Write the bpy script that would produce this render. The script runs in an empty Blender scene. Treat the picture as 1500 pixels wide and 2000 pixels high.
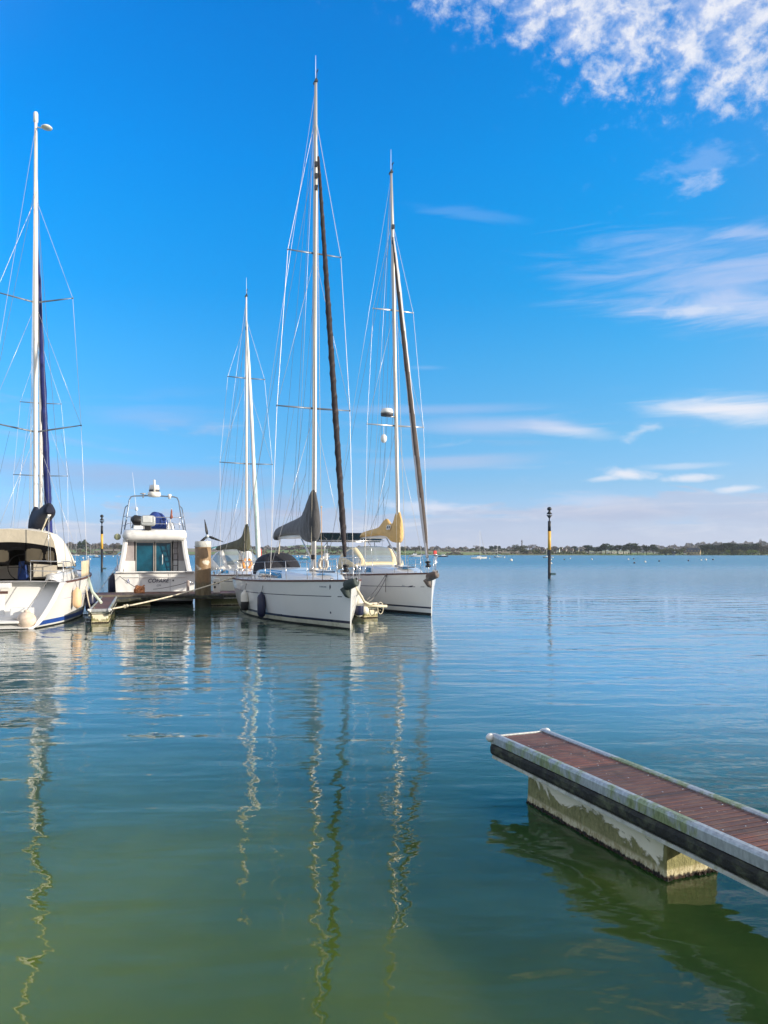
import bpy, math, random
import numpy as np
from mathutils import Vector, Matrix

# ------------------------------------------------------------------ camera
SC = bpy.context.scene
COL = SC.collection
R = math.radians
FPX, HZ, CXP, CAMZ = 1500.0, 1081.0, 750.0, 2.2      # focal length in photo pixels, horizon row, centre column, eye height

cam_d = bpy.data.cameras.new("camera")
cam_d.sensor_fit = 'VERTICAL'
cam_d.sensor_height = 36.0
cam_d.lens = 36.0 * FPX / 2000.0
cam_d.shift_y = (HZ - 1000.0) / 2000.0
cam_d.clip_start = 0.1
cam_d.clip_end = 30000.0
cam = bpy.data.objects.new("camera", cam_d)
COL.objects.link(cam)
cam.location = (0, 0, CAMZ)
cam.rotation_euler = (R(90), 0, 0)
SC.camera = cam

def P(px, py, Y):
    "world point seen at photo pixel (px, py) at distance Y"
    return Vector(((px - CXP) / FPX * Y, Y, CAMZ - (py - HZ) / FPX * Y))
def W(px, py, z=0.0):
    "point of the level z seen at photo pixel (px, py)"
    Y = FPX * (CAMZ - z) / (py - HZ)
    return Vector(((px - CXP) / FPX * Y, Y, z))

SC.view_settings.view_transform = 'Standard'
SC.view_settings.look = 'None'
SC.view_settings.exposure = 0.3
SC.view_settings.gamma = 1.0
SC.render.engine = 'CYCLES'
SC.cycles.use_denoising = True
SC.cycles.max_bounces = 8
SC.cycles.caustics_reflective = False
SC.cycles.caustics_refractive = False
SC.cycles.sample_clamp_indirect = 6.0
SC.cycles.volume_step_rate = 4.0

# ------------------------------------------------------------------ node helper
class X:
    "a node socket with arithmetic"
    def __init__(s, nt, sock): s.nt, s.s = nt, sock
    def _m(s, op, *a, clamp=False):
        n = s.nt.nodes.new('ShaderNodeMath'); n.operation = op; n.use_clamp = clamp
        for i, q in enumerate((s,) + a):
            if isinstance(q, X): s.nt.links.new(q.s, n.inputs[i])
            else: n.inputs[i].default_value = q
        return X(s.nt, n.outputs[0])
    def __add__(s, o): return s._m('ADD', o)
    __radd__ = __add__
    def __sub__(s, o): return s._m('SUBTRACT', o)
    def __rsub__(s, o): return (s * -1.0) + o
    def __mul__(s, o): return s._m('MULTIPLY', o)
    __rmul__ = __mul__
    def __truediv__(s, o): return s._m('DIVIDE', o)
    def __pow__(s, o): return s._m('POWER', o)
    def mx(s, o): return s._m('MAXIMUM', o)
    def mn(s, o): return s._m('MINIMUM', o)
    def clamp(s): return s._m('ADD', 0.0, clamp=True)
    def step(s, a, b):
        n = s.nt.nodes.new('ShaderNodeMapRange'); n.interpolation_type = 'SMOOTHSTEP'
        s.nt.links.new(s.s, n.inputs['Value'])
        n.inputs['From Min'].default_value = a; n.inputs['From Max'].default_value = b
        return X(s.nt, n.outputs['Result'])
    def ramp(s, stops, interp='LINEAR'):
        n = s.nt.nodes.new('ShaderNodeValToRGB'); cr = n.color_ramp; cr.interpolation = interp
        while len(cr.elements) < len(stops): cr.elements.new(0.5)
        for e, (p, c) in zip(cr.elements, stops):
            e.position = p; e.color = (c[0], c[1], c[2], 1)
        s.nt.links.new(s.s, n.inputs[0])
        return X(s.nt, n.outputs[0])
def _set(nt, inp, q):
    if isinstance(q, X): nt.links.new(q.s, inp)
    elif q is not None:
        if isinstance(q, (tuple, list)) and len(q) == 3 and inp.type == 'RGBA': q = (*q, 1)
        inp.default_value = q
def nmix(nt, fac, a, b, mode='MIX'):
    n = nt.nodes.new('ShaderNodeMix'); n.data_type = 'RGBA'; n.blend_type = mode
    _set(nt, n.inputs[0], fac); _set(nt, n.inputs[6], a); _set(nt, n.inputs[7], b)
    return X(nt, n.outputs[2])
def nnoise(nt, vec, scale, detail=3, rough=0.5, dist=0.0, lac=2.0):
    n = nt.nodes.new('ShaderNodeTexNoise')
    if vec is not None: nt.links.new(vec.s, n.inputs['Vector'])
    n.inputs['Scale'].default_value = scale; n.inputs['Detail'].default_value = detail
    n.inputs['Roughness'].default_value = rough; n.inputs['Distortion'].default_value = dist
    n.inputs['Lacunarity'].default_value = lac
    return X(nt, n.outputs[0])
def nvec(nt, x, y, z):
    n = nt.nodes.new('ShaderNodeCombineXYZ')
    for i, q in enumerate((x, y, z)): _set(nt, n.inputs[i], q)
    return X(nt, n.outputs[0])
def nsep(nt, v):
    n = nt.nodes.new('ShaderNodeSeparateXYZ'); nt.links.new(v.s, n.inputs[0])
    return [X(nt, o) for o in n.outputs]
def ncoord(nt, which='Object'):
    n = nt.nodes.new('ShaderNodeTexCoord')
    return X(nt, n.outputs[which])
def nmap(nt, v, scale=(1, 1, 1), rot=(0, 0, 0), loc=(0, 0, 0)):
    n = nt.nodes.new('ShaderNodeMapping'); nt.links.new(v.s, n.inputs[0])
    n.inputs['Scale'].default_value = scale; n.inputs['Rotation'].default_value = rot; n.inputs['Location'].default_value = loc
    return X(nt, n.outputs[0])

# ------------------------------------------------------------------ sun and sky
SUN_AZ = math.atan2(0.945, -0.325)         # compass angle from +Y towards +X: low sun over the right shoulder
SUN_EL = R(12.5)
SUN_DIR = Vector((math.sin(SUN_AZ) * math.cos(SUN_EL), math.cos(SUN_AZ) * math.cos(SUN_EL), math.sin(SUN_EL)))
sl = bpy.data.lights.new("sun", 'SUN')
sl.energy = 5.0
sl.angle = R(0.53)
sl.color = (1.0, 0.91, 0.76)
so = bpy.data.objects.new("sun", sl)
COL.objects.link(so)
so.rotation_euler = SUN_DIR.to_track_quat('Z', 'Y').to_euler()
so.location = (30, -20, 40)

world = bpy.data.worlds.new("World")
SC.world = world
world.use_nodes = True
nt = world.node_tree
nt.nodes.clear()
out = nt.nodes.new('ShaderNodeOutputWorld')
bg = nt.nodes.new('ShaderNodeBackground')
BGS = 0.105
bg.inputs['Strength'].default_value = BGS
nt.links.new(bg.outputs[0], out.inputs[0])
sky = nt.nodes.new('ShaderNodeTexSky')
sky.sky_type = 'NISHITA'
sky.sun_disc = False
sky.sun_elevation = SUN_EL
sky.sun_rotation = SUN_AZ
sky.altitude = 0
sky.air_density = 1.0
sky.dust_density = 0.6
sky.ozone_density = 1.5
skyc = X(nt, sky.outputs[0])
# colour of the clear air by elevation, clouds by direction
g = ncoord(nt, 'Generated')
gx, gy, gz = nsep(nt, g)
DEG = 57.29578
el = gz._m('ARCSINE') * DEG
az = gx._m('ARCTAN2', gy) * DEG
K = 3.3
def q(*c): return tuple(v / K / 1.3 for v in c)
def epos(d): return d / 40.0
air = (el * (1 / 40.0)).ramp([(epos(0), q(.88, 1.40, 3.35)), (epos(1.2), q(.84, 1.38, 3.2)), (epos(4.9), q(.62, 1.26, 2.32)),
    (epos(8.5), q(.52, 1.37, 2.24)), (epos(13.9), q(.31, 1.54, 2.52)), (epos(18.7), q(.11, 1.61, 2.82)), (epos(22.9), q(.05, 1.72, 3.12)),
    (epos(26.9), q(.02, 1.77, 3.40)), (epos(35), q(.016, 1.73, 3.56)), (epos(40), q(.016, 1.7, 3.5))])
sunside = (gx * SUN_DIR.x + gy * SUN_DIR.y + gz * SUN_DIR.z).step(0.02, 0.75)
air = nmix(nt, sunside, air, q(1.1, 1.2, 1.5))
skyc = nmix(nt, 1.0, skyc, air, 'MULTIPLY')
skyc = nmix(nt, 1.0, skyc, (K, K, K), 'MULTIPLY')
# slightly paler towards the sun (right)
skyc = nmix(nt, az.step(-14, 26) * 0.75 * el.step(60, 20), skyc, nmix(nt, 1.0, skyc, (1.9, 1.35, 1.18), 'MULTIPLY'))

def AE(px, py):
    a = math.atan((px - CXP) / FPX)
    return math.degrees(a), math.degrees(math.atan((HZ - py) / FPX * math.cos(a)))
def soft(alpha, col):
    global skyc
    skyc = nmix(nt, alpha.clamp(), skyc, tuple(c / BGS / 1.231 for c in col))
stre = nnoise(nt, nvec(nt, az * 0.055, el * 0.34, 0.0), 1.0, 6, .6, .6)          # combed out noise
wisp = nnoise(nt, nvec(nt, az * 0.11 - el * 0.05, el * 0.8, 3.0), 1.0, 7, .62, .8)
fine = nnoise(nt, nvec(nt, az * 0.5, el * 1.1, 7.0), 1.0, 6, .6, .3)
lump = nnoise(nt, nvec(nt, az * .35, el * .5, 1.5), 1.0, 5, .6)
# lavender haze bank along the horizon
bank = el.step(7.0, 0.6) * (stre * 1.0).step(.22, .62)
soft(bank * 0.55, (.46, .61, .86))
bankedge = (el + (stre - .5) * 9.0 + (lump - .5) * 2.2 - az * .012).step(3.4, 2.6)
soft(bankedge * .60, (.57, .64, .80))
soft(bankedge * wisp.step(.46, .70) * .7, (.80, .82, .91))
soft(bankedge * (stre + lump * .5).step(.85, .65) * .25, (.42, .49, .70))
soft((el + (wisp - .5) * 4.0).step(2.4, .4) * .38, (.66, .71, .86))
# long pale streaks, 5 to 11 degrees up
band = el.step(4.0, 6.5) * el.step(12.5, 9.0)
soft(band * stre.step(.53, .74) * .55 * az.step(30, -5), (.50, .57, .80))
soft(band * wisp.step(.58, .80) * .30, (.66, .72, .90))

def blob(px, py, rx, ry, tilt, dens, col, nz=None, namp=.9, lo=.25):
    a0, e0 = AE(px, py)
    c, s = math.cos(tilt), math.sin(tilt)
    da, de = az - a0, el - e0
    ra, re = rx / FPX * DEG, ry / FPX * DEG
    u = (da * c + de * s) * (1 / ra); v = (de * c - da * s) * (1 / re)
    d = (u * u + v * v) ** 0.5
    nz = wisp if nz is None else nz
    m = (d + (nz - .5) * (3.2 * namp)).step(1.15, lo - .25)
    soft(m * dens, col)
WH = (.86, .88, .96)
LV = (.55, .62, .86)
blob(1440, 545, 330, 95, R(-7), .62, (.62, .68, .92), wisp, .7, -.1)
blob(1500, 600, 260, 30, R(-5), .45, (.74, .78, .96), wisp, .9)
blob(1360, 606, 60, 12, 0, .5, WH, fine, .8)
blob(1470, 455, 70, 16, R(-6), .35, (.65, .7, .92), wisp)
blob(1395, 797, 170, 26, R(-4), .95, WH, wisp, .62, .1)
blob(1470, 806, 120, 26, R(-3), .8, WH, wisp, .5, .1)
blob(1100, 838, 110, 17, R(-9), .75, (.80, .84, .96), wisp, .6)
blob(950, 833, 200, 22, R(-1), .55, (.58, .66, .90), stre, .6)
blob(840, 800, 260, 13, 0, .35, (.55, .62, .88), stre, .6)
blob(300, 815, 170, 26, 0, .30, (.48, .58, .86), stre, .8)
blob(120, 915, 380, 20, 0, .5, (.42, .50, .74), stre, .7)
blob(340, 940, 330, 20, R(2), .5, (.40, .49, .74), stre, .7)
blob(880, 903, 200, 18, R(2), .45, (.62, .64, .82), stre, .7)
blob(1228, 926, 62, 12, R(-6), .9, WH, fine, .6)
blob(1345, 933, 60, 9, R(2), .8, WH, fine, .6)
blob(1175, 935, 40, 7, R(3), .6, WH, fine, .6)
blob(1435, 955, 42, 7, R(2), .75, WH, fine, .6)
blob(1330, 911, 90, 8, 0, .4, WH, wisp, .6)
blob(1250, 843, 34, 12, R(14), .5, WH, fine, .9)
blob(1160, 980, 90, 18, 0, .45, (.72, .76, .92), wisp)
blob(840, 990, 110, 16, R(-3), .75, (.80, .83, .95), fine, .7)
blob(570, 990, 75, 34, R(8), .45, (.45, .49, .68), lump, .7)
blob(1180, 1005, 330, 20, R(-1), .45, (.47, .52, .70), stre, .5)
blob(1370, 358, 46, 18, R(6), .42, (.7, .77, .97), fine, 1.0)
blob(1375, 318, 90, 30, 0, .22, (.6, .7, .96), fine, 1.0)
blob(910, 418, 110, 12, R(-8), .12, (.55, .68, .96), wisp)
blob(830, 718, 60, 8, 0, .2, (.6, .7, .96), wisp)
# altocumulus sheet at the upper right
edge = el - (35.3 - 0.34 * az)
n0 = nnoise(nt, nmap(nt, g, (1, 1, 1.25), (0, 0, R(20))), 7.0, 4, .55)
n1 = nnoise(nt, nmap(nt, g, (1, 1, 1.2), (R(25), R(15), 0)), 42.0, 8, .62, .15)
n2 = nnoise(nt, nmap(nt, g, (1, 1, 1.2), (R(25), R(15), 0), (.012, -.004, -.012)), 42.0, 3, .55, .15)
m = (edge + (n0 - .5) * 10.0 + (n1 - .5) * 5.0).step(-2.0, 6.5)
al = (n1 + m * .42 + (n0 - .5) * .35)  .step(.52, 1.16) * m.step(0.02, .45) * el.step(75, 50)
litc = nmix(nt, (n1 - n2 + .03).step(-.10, .13), (3.95, 4.75, 6.85), (6.9, 7.0, 7.5))
skyc = nmix(nt, (al * 1.0).clamp(), skyc, litc)
# unseen bright cloud added at the sides and behind the viewer, lifts the shade
fill_veil = (1 - gy.step(.25, .80)) * el.step(-2, 6) * (n0 * .8 + stre * .6).step(.35, .85)
skyc = nmix(nt, fill_veil * .85, skyc, (7.2, 7.0, 6.8))
# a few stray tufts below it
tm = ((el - (29.5 - 0.30 * az) + (n0 - .5) * 10).step(-4, 3)) * az.step(6, 16)
soft(tm * n1.step(.60, .78) * .10 * el.step(75, 50), (.80, .84, .98))
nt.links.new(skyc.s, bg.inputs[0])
world.cycles.sampling_method = 'MANUAL'
world.cycles.sample_map_resolution = 512
# ------------------------------------------------------------------ mesh helper
class MB:
    def __init__(s): s.v, s.f, s.m, s.s = [], [], [], []
    def add(s, verts, faces, m=0, smooth=False):
        b = len(s.v)
        s.v.extend(tuple(v) for v in verts)
        for f in faces:
            s.f.append(tuple(b + i for i in f)); s.m.append(m); s.s.append(smooth)
        return s
    def box(s, c, d, m=0, rz=0.0, taper=1.0, rot=None):
        x, y, z = d[0] / 2, d[1] / 2, d[2] / 2
        vs = []
        for k in (-1, 1):
            t = taper if k == 1 else 1.0
            for i, j in ((-1, -1), (1, -1), (1, 1), (-1, 1)): vs.append(Vector((i * x * t, j * y * t, k * z)))
        M = rot if rot is not None else Matrix.Rotation(rz, 3, 'Z')
        vs = [M @ v + Vector(c) for v in vs]
        return s.add(vs, [(3, 2, 1, 0), (4, 5, 6, 7), (0, 1, 5, 4), (1, 2, 6, 5), (2, 3, 7, 6), (3, 0, 4, 7)], m)
    def tube(s, pts, r, n=8, m=0, caps=True, smooth=True, flat=1.0):
        pts = [Vector(p) for p in pts]
        k = len(pts)
        rs = r if isinstance(r, (list, tuple)) else [r] * k
        tans = []
        for i in range(k):
            a, b = pts[max(i - 1, 0)], pts[min(i + 1, k - 1)]
            d = b - a
            tans.append(d.normalized() if d.length > 1e-9 else Vector((0, 0, 1)))
        up = Vector((0, 0, 1)) if abs(tans[0].z) < 0.9 else Vector((1, 0, 0))
        nrm = (up - tans[0] * up.dot(tans[0])).normalized()
        vs = []
        for i in range(k):
            nrm = (nrm - tans[i] * nrm.dot(tans[i])).normalized()
            bi = tans[i].cross(nrm)
            for j in range(n):
                a = 2 * math.pi * j / n
                vs.append(pts[i] + nrm * (rs[i] * math.cos(a)) + bi * (rs[i] * flat * math.sin(a)))
        fs = [(i * n + j, i * n + (j + 1) % n, (i + 1) * n + (j + 1) % n, (i + 1) * n + j) for i in range(k - 1) for j in range(n)]
        s.add(vs, fs, m, smooth)
        if caps:
            b = len(s.v) - k * n
            s.f.append(tuple(b + j for j in range(n))[::-1]); s.m.append(m); s.s.append(False)
            s.f.append(tuple(b + (k - 1) * n + j for j in range(n))); s.m.append(m); s.s.append(False)
        return s
    def loft(s, rings, m=0, closed=True, caps=(True, True), smooth=True, flip=False, mats=None):
        n = len(rings[0]); k = len(rings)
        vs = [p for r_ in rings for p in r_]
        b = len(s.v); s.v.extend(tuple(v) for v in vs)
        for i in range(k - 1):
            for j in range(n if closed else n - 1):
                f = (b + i * n + j, b + i * n + (j + 1) % n, b + (i + 1) * n + (j + 1) % n, b + (i + 1) * n + j)
                s.f.append(f[::-1] if flip else f); s.m.append(mats(i, j) if mats else m); s.s.append(smooth)
        if closed:
            if caps[0]: s.f.append(tuple(b + j for j in range(n))[::-1]); s.m.append(m); s.s.append(False)
            if caps[1]: s.f.append(tuple(b + (k - 1) * n + j for j in range(n))); s.m.append(m); s.s.append(False)
        return s
    def lathe(s, prof, o=(0, 0, 0), n=16, m=0, M=None, mats=None):
        o = Vector(o)
        rings = []
        for r_, z in prof:
            ring = [Vector((r_ * math.cos(2 * math.pi * j / n), r_ * math.sin(2 * math.pi * j / n), z)) for j in range(n)]
            if M is not None: ring = [M @ p for p in ring]
            rings.append([p + o for p in ring])
        return s.loft(rings, m, mats=mats)
    def sphere(s, c, r, m=0, n=16, sc=(1, 1, 1)):
        prof = [(max(1e-4, math.sin(math.pi * i / (n // 2))) , -math.cos(math.pi * i / (n // 2))) for i in range(n // 2 + 1)]
        rings = [[Vector((c[0] + r * sc[0] * a * math.cos(2 * math.pi * j / n), c[1] + r * sc[1] * a * math.sin(2 * math.pi * j / n), c[2] + r * sc[2] * z)) for j in range(n)] for a, z in prof]
        return s.loft(rings, m)
    def prism(s, poly, d, m=0):
        "poly: list of 3D points, d: extrusion vector"
        n = len(poly); d = Vector(d)
        a = [Vector(p) for p in poly]; b = [p + d for p in a]
        return s.add(a + b, [tuple(range(n))[::-1], tuple(range(n, 2 * n))] + [(i, (i + 1) % n, n + (i + 1) % n, n + i) for i in range(n)], m)
    def build(s, name, mats, parent=None, bevel=0.0, recalc=True, seg=2, weld=False):
        me = bpy.data.meshes.new(name)
        me.from_pydata(s.v, [], s.f)
        if not isinstance(mats, (list, tuple)): mats = [mats]
        for q_ in mats: me.materials.append(q_)
        me.polygons.foreach_set('material_index', s.m)
        me.polygons.foreach_set('use_smooth', s.s)
        me.update()
        if recalc or weld:
            import bmesh
            bm = bmesh.new(); bm.from_mesh(me)
            if weld: bmesh.ops.remove_doubles(bm, verts=bm.verts, dist=.0008)
            if recalc: bmesh.ops.recalc_face_normals(bm, faces=bm.faces)
            bm.to_mesh(me); bm.free()
        o = bpy.data.objects.new(name, me)
        COL.objects.link(o)
        if parent is not None: o.parent = parent
        if bevel:
            b = o.modifiers.new('bevel', 'BEVEL'); b.width = bevel; b.segments = seg; b.limit_method = 'ANGLE'; b.angle_limit = R(40)
        return o

def empty(name, loc=(0, 0, 0), rz=0.0):
    o = bpy.data.objects.new(name, None); COL.objects.link(o)
    o.location = loc; o.rotation_euler = (0, 0, rz); o.empty_display_size = 0.3
    return o
def tag(o, label, cat, group=None):
    o['label'] = label; o['category'] = cat
    if group: o['group'] = group
    return o
def struct(o): o['kind'] = 'structure'; return o
def copy_tree(o, parent=None):
    kids = list(o.children)
    c = o.copy(); COL.objects.link(c); c.parent = parent
    for ch in kids: copy_tree(ch, c)
    return c
def lerp(a, b, t): return a + (b - a) * t
def cr(xs, ys, x):
    "smooth interpolation through control points (monotone cubic)"
    xs = list(xs); ys = list(ys)
    n = len(xs)
    if x <= xs[0]: return ys[0]
    if x >= xs[-1]: return ys[-1]
    d = [(ys[i + 1] - ys[i]) / (xs[i + 1] - xs[i]) for i in range(n - 1)]
    mm = [d[0]] + [0 if d[i - 1] * d[i] <= 0 else 2 * d[i - 1] * d[i] / (d[i - 1] + d[i]) for i in range(1, n - 1)] + [d[-1]]
    for i in range(n - 1):
        if x <= xs[i + 1]:
            h = xs[i + 1] - xs[i]; t = (x - xs[i]) / h
            return (2*t**3 - 3*t*t + 1) * ys[i] + (t**3 - 2*t*t + t) * h * mm[i] + (-2*t**3 + 3*t*t) * ys[i + 1] + (t**3 - t*t) * h * mm[i + 1]
def sag(a, b, drop, n=14):
    a, b = Vector(a), Vector(b)
    return [a.lerp(b, i / n) - Vector((0, 0, drop * 4 * (i / n) * (1 - i / n))) for i in range(n + 1)]
def text_mesh(name, txt, size, M, mat_, parent=None, shear=0.0, ext=0.002, bold=0.0):
    cu = bpy.data.curves.new(name, 'FONT')
    cu.body = txt; cu.size = size; cu.align_x = 'CENTER'; cu.align_y = 'CENTER'; cu.shear = shear; cu.extrude = ext; cu.offset = bold
    to = bpy.data.objects.new(name, cu); COL.objects.link(to)
    dg = bpy.context.evaluated_depsgraph_get()
    me = bpy.data.meshes.new_from_object(to.evaluated_get(dg))
    bpy.data.objects.remove(to); bpy.data.curves.remove(cu)
    me.transform(M)
    me.materials.clear(); me.materials.append(mat_)
    o = bpy.data.objects.new(name, me); COL.objects.link(o); o.parent = parent
    return o

# ------------------------------------------------------------------ materials
MATS = {}
def mat(name, col, rough=0.5, metal=0.0, var=0.12, vscale=3.0, bump=0.0, bscale=30.0, dirt=None, dscale=2.0, dthr=(.55, .8), coat=0.0, spec=0.5, stretch=(1, 1, 1), sheen=0.0):
    if name in MATS: return MATS[name]
    m = bpy.data.materials.new(name); m.use_nodes = True
    nt = m.node_tree; b = nt.nodes['Principled BSDF']
    c = ncoord(nt, 'Object')
    if stretch != (1, 1, 1): c = nmap(nt, c, stretch)
    n = nnoise(nt, c, vscale, 5, .6)
    lo = tuple(max(0, v * (1 - var)) for v in col); hi = tuple(min(1, v * (1 + var)) for v in col)
    cc = nmix(nt, n.step(.25, .75), lo, hi)
    if dirt is not None:
        d = nnoise(nt, c, dscale, 7, .65, .4)
        cc = nmix(nt, d.step(*dthr) * .8, cc, dirt)
    _set(nt, b.inputs['Base Color'], cc)
    rr = nnoise(nt, c, vscale * 2.3, 4, .6)
    _set(nt, b.inputs['Roughness'], (rr * .25 + (rough - .125)).clamp())
    b.inputs['Metallic'].default_value = metal
    b.inputs['Specular IOR Level'].default_value = spec
    b.inputs['Coat Weight'].default_value = coat; b.inputs['Coat Roughness'].default_value = .06
    if sheen: b.inputs['Sheen Weight'].default_value = sheen
    if bump:
        bn = nt.nodes.new('ShaderNodeBump'); bn.inputs['Distance'].default_value = bump
        nt.links.new(nnoise(nt, c, bscale, 5, .6).s, bn.inputs['Height'])
        nt.links.new(bn.outputs[0], b.inputs['Normal'])
    MATS[name] = m
    return m
def glass(name, tint=(.5, .6, .65), alpha=.45, rough=.05):
    if name in MATS: return MATS[name]
    m = bpy.data.materials.new(name); m.use_nodes = True
    nt = m.node_tree; nt.nodes.clear()
    o = nt.nodes.new('ShaderNodeOutputMaterial')
    t = nt.nodes.new('ShaderNodeBsdfTransparent'); t.inputs[0].default_value = (*tint, 1)
    b = nt.nodes.new('ShaderNodeBsdfPrincipled'); b.inputs['Base Color'].default_value = (*[v * .5 for v in tint], 1); b.inputs['Roughness'].default_value = rough
    c = ncoord(nt, 'Object'); n = nnoise(nt, c, 2.2, 4)
    bn = nt.nodes.new('ShaderNodeBump'); bn.inputs['Distance'].default_value = .02; nt.links.new(n.s, bn.inputs['Height']); nt.links.new(bn.outputs[0], b.inputs['Normal'])
    mx = nt.nodes.new('ShaderNodeMixShader')
    f = (n - .5) * .3 + (1 - alpha)
    nt.links.new(f.clamp().s, mx.inputs[0]); nt.links.new(b.outputs[0], mx.inputs[2]); nt.links.new(t.outputs[0], mx.inputs[1])
    # factor 1 = solid
    nt.links.new(mx.outputs[0], o.inputs[0])
    MATS[name] = m
    return m

gel = mat('gelcoat', (.74, .735, .72), .22, var=.03, vscale=.8, dirt=(.62, .60, .54), dscale=1.3, dthr=(.62, .95), coat=.3)
gel_old = mat('gelcoat_cream', (.78, .76, .70), .35, var=.05, vscale=1.2, dirt=(.55, .50, .40), dscale=1.8, dthr=(.55, .9), coat=.15)
darkboard = mat('gap_shade', (.015, .012, .011), .9, var=.3)
timber = mat('weathered_timber', (.15, .13, .105), .8, var=.3, vscale=6, dirt=(.06, .055, .035), dscale=4)
gel_nonskid = mat('nonskid_deck', (.72, .71, .70), .65, var=.05, vscale=2, bump=.002, bscale=90)
navy = mat('navy_paint', (.012, .018, .05), .3, var=.2)
bootblue = mat('blue_stripe', (.02, .07, .32), .35, var=.12)
antifoul = mat('antifouling', (.015, .016, .018), .6, var=.3, dirt=(.05, .06, .03), dscale=6)
weedwhite = mat('waterline_white', (.62, .60, .48), .5, var=.12, vscale=4, dirt=(.34, .33, .18), dscale=5, dthr=(.5, .8))
teak = mat('teak', (.10, .045, .035), .6, var=.3, vscale=6)
alu = mat('aluminium', (.62, .60, .58), .38, .75, var=.06, vscale=1.5)
mastm = mat('mast_anodised', (.55, .52, .49), .42, .45, var=.06, vscale=1.0, stretch=(1, 1, .2))
mast_white = mat('mast_white_paint', (.82, .78, .74), .35, var=.04, vscale=1.0)
steel = mat('stainless', (.72, .71, .70), .22, .9, var=.05)
wire = mat('rigging_wire', (.62, .60, .60), .35, .55, var=.05)
wire_dark = mat('running_rigging', (.13, .15, .20), .7, var=.2)
rope_w = mat('rope_cream', (.66, .58, .44), .85, var=.15, vscale=20, bump=.004, bscale=60)
rope_d = mat('rope_grey', (.20, .19, .18), .9, var=.2, vscale=20)
rope_o = mat('rope_orange', (.62, .27, .12), .9, var=.3, vscale=20, bump=.01, bscale=30)
black = mat('black_plastic', (.012, .012, .014), .45, var=.3)
blackcloth = mat('black_canvas', (.014, .015, .022), .85, var=.25, bump=.01, bscale=8)
greycloth = mat('charcoal_canvas', (.062, .060, .062), .85, var=.2, vscale=2, bump=.03, bscale=5, sheen=.2)
tancloth = mat('tan_canvas', (.66, .43, .17), .85, var=.12, vscale=2, bump=.025, bscale=5)
blackpanel = mat('black_window_surround', (.006, .0055, .006), .9, var=.2, spec=.08)
olivecloth = mat('olive_canvas', (.085, .085, .055), .9, var=.2, vscale=2, bump=.02, bscale=6)
tealcloth = mat('teal_canvas', (.10, .32, .30), .85, var=.15)
creamcloth = mat('cream_canvas', (.70, .66, .58), .8, var=.06, vscale=1.5, bump=.03, bscale=3)
beigecloth = mat('beige_canvas', (.48, .42, .33), .85, var=.10, vscale=2, bump=.02, bscale=4)
bluecloth = mat('blue_tarp', (.015, .045, .22), .7, var=.25, vscale=3, bump=.04, bscale=6)
navycloth = mat('navy_canvas', (.010, .014, .034), .85, var=.3, bump=.02, bscale=6)
whitesail = mat('white_sailcloth', (.78, .75, .72), .7, var=.06, vscale=1.0, bump=.02, bscale=4)
fend_w = mat('white_fender', (.74, .70, .62), .45, var=.08, dirt=(.45, .40, .32), dscale=4)
fend_o = mat('peach_fender', (.74, .50, .30), .5, var=.08, dirt=(.5, .36, .22), dscale=5)
fend_ball = mat('dirty_buoy_fender', (.68, .55, .44), .6, var=.12, vscale=5, dirt=(.40, .31, .24), dscale=4, dthr=(.45, .75))
fend_n = mat('navy_fender', (.012, .016, .05), .35, var=.25)
fend_g = mat('grey_green_canvas', (.055, .07, .065), .9, var=.25, vscale=5, bump=.02, bscale=10)
winglass = mat('cabin_glass', (.010, .040, .085), .10, var=.2, vscale=4, coat=.25)
orange = mat('orange_foam', (.80, .30, .02), .6, var=.1)
redp = mat('red_plastic', (.62, .05, .04), .5, var=.15)
yellowp = mat('yellow_paint', (.74, .40, .06), .5, var=.1, dirt=(.5, .27, .06))
solar = mat('solar_cell', (.008, .014, .04), .12, var=.25, vscale=8, coat=.8)
dark_in = mat('dark_interior', (.012, .011, .010), .9, var=.2)
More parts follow.
